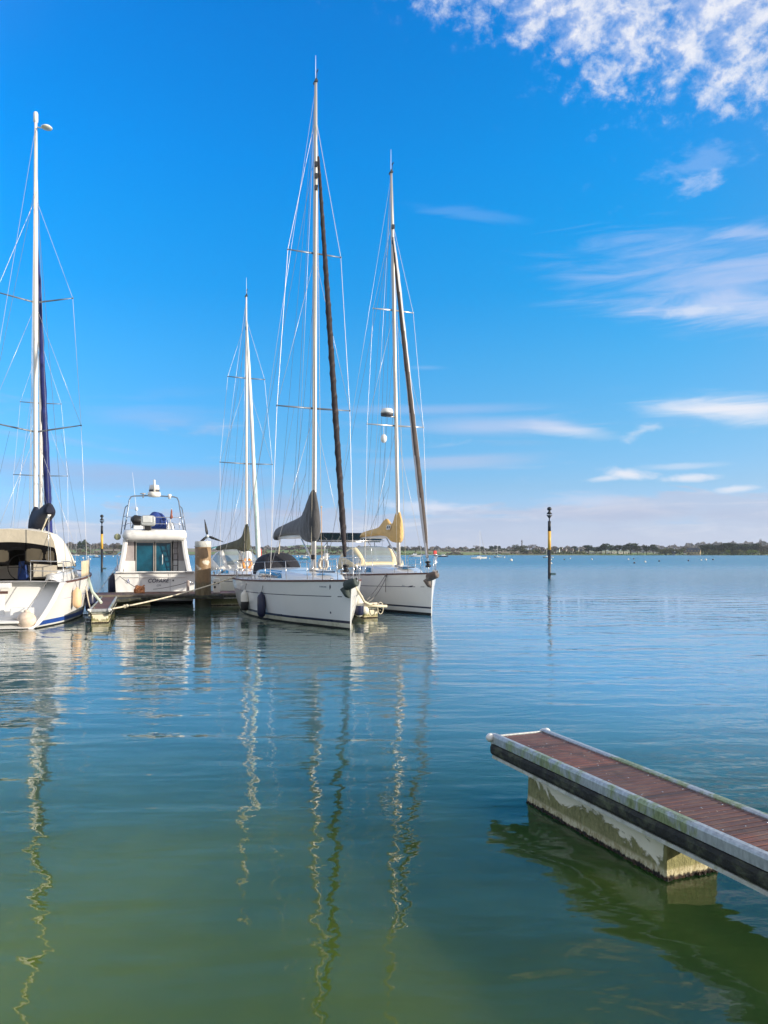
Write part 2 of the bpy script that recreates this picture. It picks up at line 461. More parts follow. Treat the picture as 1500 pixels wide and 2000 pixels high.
# ------------------------------------------------------------------ water
def water_material():
    m = bpy.data.materials.new('estuary_water'); m.use_nodes = True
    nt = m.node_tree; b = nt.nodes['Principled BSDF']
    c = ncoord(nt, 'Object'); x, y, z = nsep(nt, c)
    big = nnoise(nt, nmap(nt, c, (.05, .05, .05)), 1.0, 3, .5)
    silt = nnoise(nt, nmap(nt, c, (.35, .22, 1)), 1.0, 4, .55)
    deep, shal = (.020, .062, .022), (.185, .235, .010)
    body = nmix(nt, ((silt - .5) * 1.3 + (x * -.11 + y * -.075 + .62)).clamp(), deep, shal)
    body = nmix(nt, y.step(6.0, 11), body, (.070, .170, .195))  # mid-water blue painted in to stand for reflected sky
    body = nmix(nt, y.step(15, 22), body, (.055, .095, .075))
    body = nmix(nt, y.step(7, 14) * (x + y * .05).step(0, 5), body, (.14, .34, .53))  # pale reflected sky painted into the body colour on the right
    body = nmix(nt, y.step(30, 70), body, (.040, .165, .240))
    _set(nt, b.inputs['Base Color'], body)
    b.inputs['IOR'].default_value = 1.37
    b.inputs['Subsurface Weight'].default_value = 1.0
    b.inputs['Subsurface Radius'].default_value = (.5, .9, .6)
    b.inputs['Subsurface Scale'].default_value = 8.0
    chop = (y + (big - .5) * 26 - x * .10).step(32, 47)
    _set(nt, b.inputs['Roughness'], chop * .09 + y.step(45, 200) * .17 + 0.004)
    wx = nnoise(nt, nmap(nt, c, (.22, .40, 1), (0, 0, R(10))), 1.0, 2, .5)
    w1 = nnoise(nt, nmap(nt, c, (.75, 1.5, 1), (0, 0, R(-9))), 1.0, 3, .5, .35)
    w2 = nnoise(nt, nmap(nt, c, (2.4, 4.2, 1), (0, 0, R(14))), 1.0, 3, .5, .3)
    w3 = nnoise(nt, nmap(nt, c, (7.0, 11.0, 1), (0, 0, R(-20))), 1.0, 2, .5)
    far = nnoise(nt, nmap(nt, c, (2.4, .8, 1), (0, 0, R(-6))), 1.0, 4, .6)
    gust = nnoise(nt, nmap(nt, c, (.06, .11, 1), (0, 0, R(8))), 1.0, 3, .5).step(.35, .68)
    wl = nnoise(nt, nmap(nt, c, (.28, 1.3, 1), (0, 0, R(-7))), 1.0, 2, .45, .3)
    calm = wl * .035 + wx * .03 + w1 * .040 * (gust * .75 + .4) + w2 * .0098 * (gust * 1.0 + .35) + w3 * .0014 * (gust + .3)
    h = calm * (1 - chop * .85) * (1 - (1 - (x - 1.5).step(-1, 3)) * y.step(13, 19) * .45) + far * .12 * chop
    bn = nt.nodes.new('ShaderNodeBump'); bn.inputs['Distance'].default_value = 1.0; bn.inputs['Strength'].default_value = 1.0
    nt.links.new(h.s, bn.inputs['Height']); nt.links.new(bn.outputs[0], b.inputs['Normal'])
    return m
wm = MB()
xs = [-2900, -1500, -600, -120, -30, 0, 30, 120, 600, 1500, 2900]
ys = [-100, -40, 0, 20, 60, 200, 600, 1500, 3400]
wm.add([(a, b_, 0) for b_ in ys for a in xs], [(j * len(xs) + i, j * len(xs) + i + 1, (j + 1) * len(xs) + i + 1, (j + 1) * len(xs) + i) for j in range(len(ys) - 1) for i in range(len(xs) - 1)])
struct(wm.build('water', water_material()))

PLANK = .062
# ------------------------------------------------------------------ pontoons
def deck_wood_material():
    m = bpy.data.materials.new('hardwood_decking'); m.use_nodes = True
    nt = m.node_tree; b = nt.nodes['Principled BSDF']
    c = ncoord(nt, 'Object'); x, y, z = nsep(nt, c)
    pl = (x * (1 / PLANK))
    plank = pl._m('FLOOR')
    wn = nt.nodes.new('ShaderNodeTexWhiteNoise'); wn.noise_dimensions = '1D'; nt.links.new(plank.s, wn.inputs['W'])
    pr = X(nt, wn.outputs['Value'])
    panel = (x * (1 / .744) + .37)._m('FLOOR')
    wn2 = nt.nodes.new('ShaderNodeTexWhiteNoise'); wn2.noise_dimensions = '1D'; nt.links.new(panel.s, wn2.inputs['W'])
    pp = X(nt, wn2.outputs['Value'])
    grain = nnoise(nt, nmap(nt, c, (34, 3.0, 1)), 1.0, 6, .65, .6)
    blot = nnoise(nt, c, 5.0, 5, .65)
    pf = (x * (1 / .744) + .37)._m('FRACT')
    spots = nnoise(nt, c, 30.0, 3, .6)
    col = nmix(nt, grain.step(.28, .72), (.085, .028, .020), (.255, .105, .073))
    col = nmix(nt, pr * .5, col, (.12, .04, .03))
    col = nmix(nt, (pp * .9 - .25).clamp() * .8, col, (.060, .042, .042))
    col = nmix(nt, blot.step(.42, .70) * .6, col, (.17, .115, .095))
    stn = nnoise(nt, nmap(nt, c, (2.2, 4, 1)), 1.0, 6, .7, .6)
    col = nmix(nt, stn.step(.52, .72) * .7, col, (.045, .030, .028))
    wet = pf.step(.0, .02) * pf.step(.15, .07)
    col = nmix(nt, (wet * (stn * 1.6)).clamp() * .75, col, (.030, .022, .024))
    col = nmix(nt, spots.step(.67, .72) * .6, col, (.46, .44, .40))
    _set(nt, b.inputs['Base Color'], col)
    _set(nt, b.inputs['Roughness'], blot * .3 + .42)
    gr = (x * (2 * math.pi / .0155))._m('SINE')
    bn = nt.nodes.new('ShaderNodeBump'); bn.inputs['Distance'].default_value = 1.0
    nt.links.new((gr * .0022 + grain * .003).s, bn.inputs['Height']); nt.links.new(bn.outputs[0], b.inputs['Normal'])
    return m
def float_material(name, algae=.22):
    m = bpy.data.materials.new(name); m.use_nodes = True
    nt = m.node_tree; b = nt.nodes['Principled BSDF']
    c = ncoord(nt, 'Object'); x, y, z = nsep(nt, c)
    n1 = nnoise(nt, nmap(nt, c, (2.1, 2.1, 2.6), (0, 0, 0), (.3, .2, .1)), 1.0, 7, .66, .9)
    n2 = nnoise(nt, nmap(nt, c, (30, 30, 16)), 1.0, 5, .7)
    n3 = nnoise(nt, nmap(nt, c, (2.0, 2.0, 2.0)), 1.0, 3, .5)
    col = nmix(nt, n3.step(.3, .7), (.74, .66, .48), (.84, .77, .60))
    col = nmix(nt, n2.step(.60, .8) * .25, col, (.5, .47, .33))
    a = (z * -1 + algae + (x - 2.2).step(0, .03) * .22 + (n1 - .5) * .85 + (n2 - .5) * .07).step(-.02, .03)
    alg = nmix(nt, n2.step(.3, .72), (.115, .112, .022), (.30, .275, .10))
    alg = nmix(nt, nnoise(nt, c, 5.0, 5).step(.45, .75), alg, (.20, .20, .06))
    col = nmix(nt, a * .93, col, alg)
    bw = (z + (n2 - .5) * .05).step(.085, .06)
    col = nmix(nt, bw, col, nmix(nt, n2.step(.4, .6), (.36, .30, .15), (.58, .52, .33)))
    weed = (z + (n2 - .5) * .07 + (n1 - .5) * .04).step(.034, .020)
    col = nmix(nt, weed, col, nmix(nt, n2.step(.45, .6), (.008, .007, .004), (.07, .03, .015)))
    _set(nt, b.inputs['Base Color'], col)
    b.inputs['Roughness'].default_value = .75
    bn = nt.nodes.new('ShaderNodeBump'); bn.inputs['Distance'].default_value = .012
    nt.links.new((n2 * (a + .2) + weed * n2 * 2).s, bn.inputs['Height']); nt.links.new(bn.outputs[0], b.inputs['Normal'])
    return m
def rail_material():
    m = bpy.data.materials.new('weathered_aluminium'); m.use_nodes = True
    nt = m.node_tree; b = nt.nodes['Principled BSDF']
    c = ncoord(nt, 'Object'); x, y, z = nsep(nt, c)
    n1 = nnoise(nt, nmap(nt, c, (9, 9, 5)), 1.0, 6, .65, .4)
    n0 = nnoise(nt, nmap(nt, c, (1.4, 1.4, 1)), 1.0, 3, .5)
    n2 = nnoise(nt, nmap(nt, c, (40, 40, 12)), 1.0, 4, .65)
    col = nmix(nt, n2.step(.3, .7), (.34, .355, .36), (.52, .54, .54))
    g_ = ((n1 - .5) * 1.5 + (n0 - .5) * 2.8 + .5).step(.62, .92)
    col = nmix(nt, g_ * .8, col, nmix(nt, n2.step(.3, .7), (.16, .20, .035), (.36, .40, .16)))
    _set(nt, b.inputs['Base Color'], col)
    b.inputs['Metallic'].default_value = .35; b.inputs['Roughness'].default_value = .42
    return m
decking = deck_wood_material()
alu_rail = rail_material()
floatm = float_material('pontoon_float_concrete', .16)
rubber = mat('fender_strip_rubber', (.020, .020, .016), .8, var=.35, vscale=14, dirt=(.11, .12, .065), dscale=7, dthr=(.46, .72), bump=.01, bscale=30)
galv = mat('underside_galvanised', (.50, .49, .42), .6, .2, var=.2, vscale=12, dirt=(.30, .30, .16), dscale=10, dthr=(.5, .7))

def finger(name, label, tip, ang, length, width, top, floats, group=None, railm=None):
    """mooring finger: local x runs from the free tip towards the walkway, y across; top = deck height"""
    r = tag(empty(name, (tip[0], tip[1], 0), ang), label, 'pontoon', group)
    railm = railm or alu_rail
    hw = width / 2
    d = MB()
    n = int(length / PLANK)
    for i in range(n):
        x0 = .055 + i * PLANK
        gap = .0085
        d.box((x0 + (PLANK - gap) / 2, 0, top - .028), (PLANK - gap, width - .13, .03))
    ub = MB(); ub.box((length / 2 + .03, 0, top - .062), (length - .1, width - .14, .03)); ub.build('gap_shade_sheet', darkboard, r)  # black sheet added under the planks so the gaps read as shaded
    d.build('decking', decking, r, bevel=.003, seg=1)
    bl_ = MB()
    for i in range(int(length / .372)):
        for y_ in (-hw * .62, 0, hw * .62):
            bl_.lathe([(.006, 0), (.006, .0025), (.001, .003)], (.085 + i * .372, y_, top - .0130), 6)
    if length < 10: bl_.build('deck_screws', steel, r)['kind'] = 'stuff'
    for sgn in (-1, 1):
        rl = MB()
        prof = [(hw - .066, top - .035), (hw - .066, top - .004), (hw - .05, top + .004), (hw - .016, top + .004), (hw - .002, top - .006), (hw + .004, top - .02), (hw + .004, top - .085), (hw - .03, top - .085), (hw - .03, top - .035)]
        rl.loft([[(x_, sgn * y_, z_) for y_, z_ in prof] for x_ in (0.0, length)], smooth=False)
        rl.build('side_rail', railm, r, bevel=.002, seg=1)

        fs = MB()
        prof = [(hw - .02, top - .089), (hw + .010, top - .092), (hw + .022, top - .115), (hw + .022, top - .16), (hw + .008, top - .185), (hw - .02, top - .186)]
        k = max(2, int(length / .08))
        fs.loft([[(length * i / k, sgn * (y_ + random.uniform(-.0015, .0015)), z_) for y_, z_ in prof] for i in range(k + 1)], smooth=False)
        fs.build('fender_strip', rubber, r)
        lo = MB()
        prof = [(hw - .02, top - .189), (hw + .012, top - .190), (hw + .016, top - .215), (hw - .02, top - .222)]
        lo.loft([[(x_, sgn * y_, z_) for y_, z_ in prof] for x_ in (0.02, length)], smooth=False)
        lo.build('lower_flange', galv, r)
    e = MB(); e.box((.018, 0, top - .05), (.03, width - .135, .09)); e.build('end_rail', railm, r, bevel=.006)
    for sgn in (-1, 1):
        k = MB()
        k.lathe([(.02, -.1), (.035, -.095), (.037, -.02), (.03, 0), (.01, .008)], (-.012, sgn * (hw - .03), top - .005), 14)
        k.sphere((-.02, sgn * (hw + .012), top - .035), .042, n=12)
        k.build('corner_roller', mat('roller_white', (.75, .74, .72), .4), r)
    for i in range(int(length / 2.2) + 1):
        cb = MB(); cb.box((.12 + i * 2.2, 0, top - .12), (.05, width - .1, .08)); cb.build('cross_beam', galv, r)
    for (f0, f1, fw, ft) in floats:
        fb = MB()
        nx, nz = 28, 8
        # chamfered block, sides slightly drafted
        def ring(z_, gr):
            a0, a1, w_ = f0 - gr, f1 + gr, fw / 2 + gr
            c_ = .012
            pts = []
            for (p0, p1) in (((a0 + c_, -w_), (a1 - c_, -w_)), ((a1, -w_ + c_), (a1, w_ - c_)), ((a1 - c_, w_), (a0 + c_, w_)), ((a0, w_ - c_), (a0, -w_ + c_))):
                kk = 14
                for i in range(kk + 1): pts.append((lerp(p0[0], p1[0], i / kk), lerp(p0[1], p1[1], i / kk), z_))
            return pts
        fb.loft([ring(z_, gr) for z_, gr in ((-.35, .0), (-.06, .0), (-.02, .004), (0.02, .006), (.05, .002), (.12, .0), (ft, -.004))], smooth=False)
        fb.build('float', floatm, r)
        wd = MB()
        rnd = random.Random(5)
        per = [(lerp(f0, f1, i / 90), -fw / 2) for i in range(91)] + [(f1, lerp(-fw / 2, fw / 2, i / 24)) for i in range(25)] + [(f0, lerp(-fw / 2, fw / 2, i / 24)) for i in range(25)] + [(lerp(f0, f1, i / 60), fw / 2) for i in range(61)]
        clump = 0
        for (a, b_) in per:
            for q_ in range(3):
                s_ = rnd.uniform(.008, .022) * (2.0 if rnd.random() < .05 else 1)
                wd.box((a + rnd.uniform(-.02, .02), b_ + rnd.uniform(-.012, .012), rnd.uniform(-.02, .018)), (s_, s_, s_ * rnd.uniform(.6, 1.3)), rz=rnd.uniform(0, 3), taper=.5)
        wd.build('waterline_weed', mat('dark_mussels', (.012, .009, .006), .8, var=.5, vscale=40, dirt=(.09, .05, .025), dscale=30, dthr=(.5, .6)), r)['kind'] = 'stuff'
    return r

FDIR = math.atan2(-.934, .358)            # fingers point from the walkway towards the viewer; local +x is tip -> walkway
# foreground finger: free tip far, walkway side near the viewer
fu = Vector((.362, -.932)).normalized(); fn = Vector((-fu.y, fu.x))
TOP = .5
tipL = W(963, 1434, TOP); tipR = W(1066, 1424, TOP)
tipc = (tipL + tipR) / 2
FINGER = finger('finger_pontoon', 'wooden decked finger pontoon with algae stained float in the foreground', tipc, math.atan2(fu.y, fu.x), 9.0, .595, TOP, [(.50, 2.235, .455, .31), (5.2, 6.9, .455, .31)])
# ------------------------------------------------------------------ sailing yachts
class Hull:
    """local frame: x forward from the transom foot, y to port, z up from the waterline"""
    def __init__(s, L, B, zs, zb, tr=(0.0, .3), ov=.12, wl_stern=.6, deck_stern=.80):
        s.L, s.B, s.zs, s.zb, s.tr, s.ov = L, B / 2, zs, zb, tr, ov
        s.ws, s.ds = wl_stern, deck_stern
    def bd(s, t): return s.B * cr((0, .18, .38, .55, .72, .86, .95, 1), (s.ds, .94, 1.0, .95, .76, .45, .185, .012), t)
    def bw(s, t): return s.B * cr((0, .18, .38, .55, .72, .86, .95, 1), (s.ws, .80, .90, .82, .58, .28, .095, .010), t)
    def sheer(s, t): return lerp(s.zs, s.zb, t ** 1.6)
    def x(s, t, z):
        zz = max(z, -.3) / s.sheer(t)
        xs = s.tr[0] + s.tr[1] * max(0, zz)
        xe = s.L + s.ov * max(0, zz) ** 1.5 - (0 if z >= 0 else -z * 1.2)
        return lerp(xs, xe, t)
    def y(s, t, z):
        a, b = s.bw(t), s.bd(t)
        if z >= 0: return lerp(a, b, min(1, z / s.sheer(t)) ** .62)
        return a * math.sqrt(max(0.0, 1 - (-z / .55) ** 2))
    def pt(s, t, z, side, off=0.0):
        y = s.y(t, z)
        return Vector((s.x(t, z), side * (y + off), z))
    def deck(s, t, fy, up=0.0):
        z = s.sheer(t)
        return Vector((s.x(t, z), fy * s.bd(t), z + .05 * (1 - fy * fy) * s.bd(t) / s.B + up))
    def t_at(s, x, side=0):
        z = s.zs
        a, b = 0.0, 1.0
        for _ in range(40):
            m_ = (a + b) / 2
            if s.x(m_, s.sheer(m_)) < x: a = m_
            else: b = m_
        return a

def build_hull(H, root, bands, stripe, n=44, cock=(0.04, .36), rail_mat=None, transom=True):
    """bands: list of (z_top, material index) from below; stripe: (fraction of height, half thickness, index, t0, t1)"""
    mats = [gel, antifoul, weedwhite, navy, bootblue, gel_old]
    ts = [i / n for i in range(n + 1)]
    ts = [t + .0 for t in ts]
    ts = sorted(set(ts + [.97, .985, .993]))
    hull = MB()
    for side in (1, -1):
        zrows = [-.45, -.2] + [b[0] for b in bands]
        col = [b[1] for b in bands]
        mids = [.22, .42, .58]
        rings = []
        nb = len(zrows)
        def zlist(t):
            S = H.sheer(t)
            zl = list(zrows)
            zt = zrows[-1]
            f0, hw = stripe[0], stripe[1]
            zc = lerp(zt, S, f0)
            zl += [lerp(zt, zc - hw, .33), lerp(zt, zc - hw, .66), zc - hw, zc + hw, lerp(zc + hw, S, .5), S]
            return zl
        for t in ts:
            rings.append([H.pt(t, z, side) for z in zlist(t)])
        def mats_(i, j):
            if j < 2: return bands[0][1]
            if j < nb - 1: return bands[j - 1][1]
            k_ = j - (nb - 1)
            if k_ == 3 and stripe[3] <= ts[i] < stripe[4]: return stripe[2]
            if k_ == 3 and stripe[4] + .016 <= ts[i] < stripe[4] + .034: return stripe[2]
            return 0
        hull.loft(rings, closed=False, mats=mats_)
        if transom:
            zl = zlist(0.0)
            a = [H.pt(0.0, z, side) for z in zl]
            c_ = [Vector((p.x, 0, p.z)) for p in a]
            hull.loft([a, c_], closed=False, smooth=False, mats=lambda i, j: bands[0][1] if j < 2 else 0)
    # stem closing strip
    zl = [-.45, 0] + [lerp(0, H.zb, k / 8) for k in range(1, 9)]
    hull.loft([[H.pt(1.0, z, 1) for z in zl], [H.pt(1.0, z, -1) for z in zl]], closed=False)
    ho = hull.build('hull', mats, root)
    # deck with cockpit opening
    dk = MB()
    fr = [-1, -.84, -.62, -.3, 0, .3, .62, .84, 1]
    tt = [i / 40 for i in range(41)]
    for i in range(40):
        for j in range(8):
            tm = (tt[i] + tt[i + 1]) / 2
            if cock[0] < tm < cock[1] and 2 <= j <= 5: continue
            q_ = [H.deck(tt[i], fr[j]), H.deck(tt[i], fr[j + 1]), H.deck(tt[i + 1], fr[j + 1]), H.deck(tt[i + 1], fr[j])]
            dk.add(q_, [(0, 3, 2, 1)], 0, True)
    # cockpit well
    t0 = min(t for t in tt if t >= cock[0] - 1 / 80); t1 = max(t for t in tt if t <= cock[1] + 1 / 80)
    def wl(t, fy, dz): p = H.deck(t, fy); return Vector((p.x, p.y, p.z - dz))
    for fy in (-.62, .62):
        for t in [q for q in tt if t0 <= q < t1]:
            u = t + 1 / 40
            dk.add([wl(t, fy, 0), wl(u, fy, 0), wl(u, fy * .95, .45), wl(t, fy * .95, .45)], [(0, 1, 2, 3)])
    for t in [q for q in tt if t0 <= q < t1]:
        u = t + 1 / 40
        dk.add([wl(t, -.59, .45), wl(u, -.59, .45), wl(u, .59, .45), wl(t, .59, .45)], [(0, 1, 2, 3)], 1)
    for t in (t0, t1):
        dk.add([wl(t, -.62, 0), wl(t, .62, 0), wl(t, .59, .45), wl(t, -.59, .45)], [(0, 1, 2, 3)])
    dk.build('deck', [gel_nonskid, teak], root, recalc=False, weld=True)
    # toe rail
    for side in (1, -1):
        tr_ = MB()
        k = 50
        rr = []
        for i in range(k + 1):
            t = lerp(.02, .985, i / k)
            p = H.deck(t, side); w = .022
            rr.append([Vector((p.x, p.y + side * .012, p.z - .025)), Vector((p.x, p.y + side * .012, p.z + .03)), Vector((p.x, p.y - side * .03, p.z + .034)), Vector((p.x, p.y - side * .03, p.z - .005))])
        tr_.loft(rr, smooth=False)
        tr_.build('toe_rail', rail_mat or teak, root)
    return ho

def coachroof(H, root, x0, x1, h, wf=.62, win=None, name='coachroof', flush=.12):
    "low cabin top from x0 (aft) to x1 (fore)"
    def sec(x, s):
        f = (x - x0) / (x1 - x0)
        t = H.t_at(x)
        w = H.bd(t) * cr((0, .5, .8, 1), (wf, wf * .98, wf * .86, wf * .52), f)
        hh = h * cr((0, .12, .45, .75, 1), (.96, 1.0, .88, .55, .04), f) + .01
        zb = H.sheer(t) - .01
        # s 0..1 up the side then over the roof to the centre
        prof = [(1.0, 0), (.985, .25), (.955, .55), (.91, .82), (.84, .955), (.7, 1.02), (.4, 1.09), (0, 1.12)]
        i = min(int(s * 7), 6); u = s * 7 - i
        a, b = prof[i], prof[i + 1]
        return w * lerp(a[0], b[0], u), zb + hh * lerp(a[1], b[1], u)
    m_ = MB()
    k = 30
    rings = []
    for i in range(k + 1):
        x = lerp(x0, x1, i / k)
        pts = [sec(x, j / 14) for j in range(15)]
        rings.append([Vector((x - .25 * (1 - i / k) * (z - pts[0][1]), y, z)) for y, z in pts] + [Vector((x - .25 * (1 - i / k) * (z - pts[0][1]), -y, z)) for y, z in pts[-2::-1]])
    m_.loft(rings, closed=False)
    b = len(m_.v) - 29 * (k + 1)
    m_.f.append(tuple(range(b, b + 29))); m_.m.append(0); m_.s.append(False)
    cr_ = m_.build(name, gel, root)
    for (xa, xb, s0, s1, rake) in (win or []):
        for side in (1, -1):
            w_ = MB()
            rows = []
            for i in range(13):
                row = []
                for s_, sh in ((s0, 0.0), ((s0 + s1) / 2, .5), (s1, 1.0)):
                    f = i / 12
                    x = lerp(xa + rake[0] * sh, xb - rake[1] * sh, f)
                    y, z = sec(x, s_); zb0 = sec(x, 0)[1]
                    row.append(Vector((x - .25 * (1 - (x - x0) / (x1 - x0)) * (z - zb0), side * (y + .012), z + .004)))
                rows.append(row)
            w_.loft(rows, closed=False)
            w_.build('window', winglass, cr_)
    return cr_, sec

def sprayhood(root, x0, x1, z0, w, h, cloth, windows=False, seg=9, name='sprayhood', z_fore=.15):
    "canvas hood: tallest at its aft edge x0, sloping to the deck at x1"
    o = None
    def pt(u, a):
        # u 0 aft .. 1 fore, a 0..1 across
        ang = math.pi * a
        hh = h * cr((0, .3, .7, 1), (1.0, .98, .62, .06), u)
        ww = w * cr((0, .5, 1), (1.0, .97, .80), u)
        sx = math.copysign(abs(math.cos(ang)) ** .75, math.cos(ang)); sz = math.sin(ang) ** .62 if math.sin(ang) > 0 else 0
        return Vector((lerp(x0, x1, u), ww * sx, z0 + z_fore * u + hh * sz))
    K, J = 12, 28
    m_ = MB()
    rings = [[pt(i / K, j / J) for j in range(J + 1)] for i in range(K + 1)]
    rin = [[p * 1.0 - Vector((0.0, 0, .012)) for p in r_] for r_ in rings]
    wins = []
    def iswin(i, j):
        if not windows: return False
        u = (i + .5) / K; a = (j + .5) / J
        if not (.34 < u < .92): return False
        return (.10 < a < .30) or (.345 < a < .655) or (.70 < a < .90)
    for i in range(K):
        for j in range(J):
            q_ = [rings[i][j], rings[i][j + 1], rings[i + 1][j + 1], rings[i + 1][j]]
            if iswin(i, j): wins.append((j, q_))
            else: m_.add(q_, [(0, 1, 2, 3)], 0, True)
    hood = m_.build(name, cloth, root, weld=True)
    so_ = hood.modifiers.new('thick', 'SOLIDIFY'); so_.thickness = .012
    if windows:
        for lo_, hi_ in ((.10, .30), (.345, .655), (.70, .90)):
            g_ = MB()
            for j, q_ in wins:
                if lo_ < (j + .5) / J < hi_: g_.add(q_, [(0, 1, 2, 3)], 0, True)
            g_.build('window', glass('vinyl_window', (.62, .70, .74), .35), hood, weld=True)
    fr = MB(); fr.tube([pt(0, j / J) - Vector((.012, 0, .012)) for j in range(J + 1)], .013)
    fr.build('frame', steel, hood)
    return hood

def line(root, name, a, b, r=.006, m=None, drop=0.0):
    l_ = MB(); l_.tube(sag(a, b, drop, 10) if drop else [a, b], r, 6)
    return l_.build(name, m or wire, root)

def make_yacht(c):
    H = Hull(c['L'], c['B'], c['zs'], c['zb'], c.get('tr', (0.0, .3)), c.get('ov', .12), c.get('wls', .6), c.get('ds', .80))
    h = c['head']
    ang = math.atan2(h[1], h[0])
    root = tag(empty('sailing_yacht', c['loc'], ang), c['label'], 'sailboat', c.get('group'))
    build_hull(H, root, c['bands'], c['stripe'], cock=c.get('cock', (.04, .36)), rail_mat=c.get('rail'), transom=c.get('transom', True))
    roof = coachroof(H, root, c['cx0'], c['cx1'], c['ch'], win=c.get('win'), wf=c.get('cw', .62))[0]
    mx = c['mx']; mz = c['mz']; mt = c['mt']
    top = Vector((mx + c.get('rake', -.25), c.get('heel', 0.0), mt)); foot = Vector((mx, 0, mz))
    def M(z): return foot.lerp(top, (z - mz) / (mt - mz))
    # mast
    m_ = MB()
    rm = c.get('rm', .085)
    m_.tube([M(mz - .1), M(mz + 1), M(lerp(mz, mt, .72)), M(lerp(mz, mt, .9)), M(mt)], [rm, rm, rm, rm * .8, rm * .62], 14, flat=.72)
    m_.tube([M(mz - .02), M(mz + .06)], [rm * 1.7, rm * 1.5], 14)
    mast = m_.build('mast', c.get('mm', mastm), root)
    tips = []
    for k_, (z, hl, dih, sw) in enumerate(c['spr']):
        pr = []
        for s_ in (1, -1):
            e = M(z) + Vector((-sw, s_ * hl, dih))
            sp = MB(); sp.tube([M(z), M(z).lerp(e, .6), e], [.034, .028, .018], 8, flat=.5); sp.sphere(e, .032, n=8)
            sp.build('spreader', alu if not c.get('dark_spr') else mat('spreader_grey', (.16, .19, .24), .4, .3), mast)
            pr.append(e)
        tips.append(pr)
    # masthead gear
    g_ = MB()
    mhb = c.get('mh', 'antenna')
    if mhb == 'antenna':
        g_.tube([top + Vector((-.12, .03, -.1)), top + Vector((-.10, .03, 1.0))], [.012, .006], 6)
        g_.build('whip_antenna', mat_whip, mast)
        g_ = MB(); g_.tube([top + Vector((.05, 0, 0)), top + Vector((.16, 0, .28))], .010, 6); g_.box(top + Vector((.18, 0, .30)), (.16, .02, .05)); g_.box(top + Vector((-.02, 0, .04)), (.24, .10, .06))
        g_.lathe([(.004, 0), (.035, .02), (.035, .08), (.004, .1)], top + Vector((.0, .02, .07)), 8)
        g_.tube([top + Vector((-.1, 0, .05)), top + Vector((-.30, .05, .06))], .008, 5)
        g_.build('wind_vane', mat('dark_fitting', (.03, .035, .045), .5), mast)
    elif mhb == 'light':
        g_.lathe([(.05, 0), (.085, .03), (.085, .34), (.06, .40), (.01, .41)], top + Vector((0, 0, .0)), 12)
        g_.build('masthead_light', gel, mast)
        g_ = MB(); g_.tube([top + Vector((0, 0, -.16)), top + Vector((-.12, -.30, -.22))], .022, 6); g_.lathe([(.02, 0), (.19, .02), (.20, .05), (.14, .10), (.01, .12)], top + Vector((-.12, -.40, -.23)), 14)
        g_.build('tv_antenna', gel_old, mast)
    # mast fittings
    for z in c.get('fit', []):
        f_ = MB(); f_.box(M(z) + Vector((rm, 0, 0)), (.10, .10, .16)); f_.build('halyard_exit', black, mast)
    # standing rigging: cap shroud over the spreader tips, diagonals, lowers
    mt_t = H.t_at(mx - .15)
    frac = c.get('frac', .93)
    hd = M(lerp(mz, mt, frac))
    for i_, s_ in ((0, 1), (1, -1)):
        ch = H.deck(mt_t, s_ * .93)
        sh = MB(); sh.tube([hd] + [t_[i_] for t_ in reversed(tips)] + [ch], c.get('rs', .0065), 6, caps=False)
        sh.build('cap_shroud', wire, root)
        if len(tips) > 1:
            line(root, 'diagonal_shroud', M(c['spr'][1][0] - .1), tips[0][i_], .006)
        line(root, 'lower_shroud', M(c['spr'][0][0] - .1), H.deck(mt_t - .035, s_ * .90), .0065)
        ts_ = MB(); ts_.tube([ch, ch.lerp(tips[0][i_], .07)], .014, 6); ts_.build('turnbuckle', steel, root)
    # forestay with furled headsail
    sx = c['stay_x']; sf = Vector((sx, 0, H.sheer(H.t_at(sx)) + .08)); st = M(lerp(mz, mt, c['stay_f']))
    line(root, 'forestay', sf, st, .007)
    fs = MB()
    n = 260; K = 24
    a0, a1 = c.get('jib', (.05, .93))
    wr, tw = c['jr'], c.get('twist', 9)
    rings = []
    rnd = random.Random(c.get('seed', 1))
    ax = (st - sf).normalized(); e1 = ax.cross(Vector((0, 1, 0))).normalized(); e2 = ax.cross(e1)
    jj = [math.sin(i * .31 + 2 * math.sin(i * .11)) for i in range(n + 1)]
    for i in range(n + 1):
        f = i / n
        r_ = wr * cr((0, .06, .2, .5, .85, 1), c.get('jprof', (.55, .95, 1.0, .82, .5, .35)), f) * (1 + .05 * jj[i])
        p = sf.lerp(st, lerp(a0, a1, f)) - Vector((0, 0, c.get('jsag', .12) * 4 * f * (1 - f))) * .3
        ring = []
        for j in range(K):
            a = 2 * math.pi * j / K
            rr = r_ * (1 + .16 * max(0, math.cos(a - tw * f * 2 * math.pi)) ** 3)
            ring.append(p + e1 * (rr * math.cos(a)) + e2 * (rr * math.sin(a)))
        rings.append(ring)
    uvm = c.get('jm2')
    fs.loft(rings, mats=(lambda i, j: 1 if ((j + .5) / K - tw * i / n - c.get('jph', 0)) % 1.0 < c.get('jw', .3) else 0) if uvm else None)
    fs.build('furled_headsail', [c['jm']] + ([uvm] if uvm else []), root)
    dr = MB(); dr.lathe([(.05, -.02), (.10, 0), (.10, .05), (.06, .06), (.06, .14), (.10, .15), (.10, .19), (.04, .21)], sf + (st - sf) * .012, 14, M=ax.to_track_quat('Z', 'Y').to_matrix()); dr.build('furling_drum', black, root)
    # backstay
    for s_ in (1, -1):
        line(root, 'backstay', M(mt - .1), H.deck(.015, s_ * .75), .006)
    # boom and cover
    by = c.get('byaw', 0.0)
    bl, bz0, bz1 = c['bl'], c['bz0'], c['bz1']
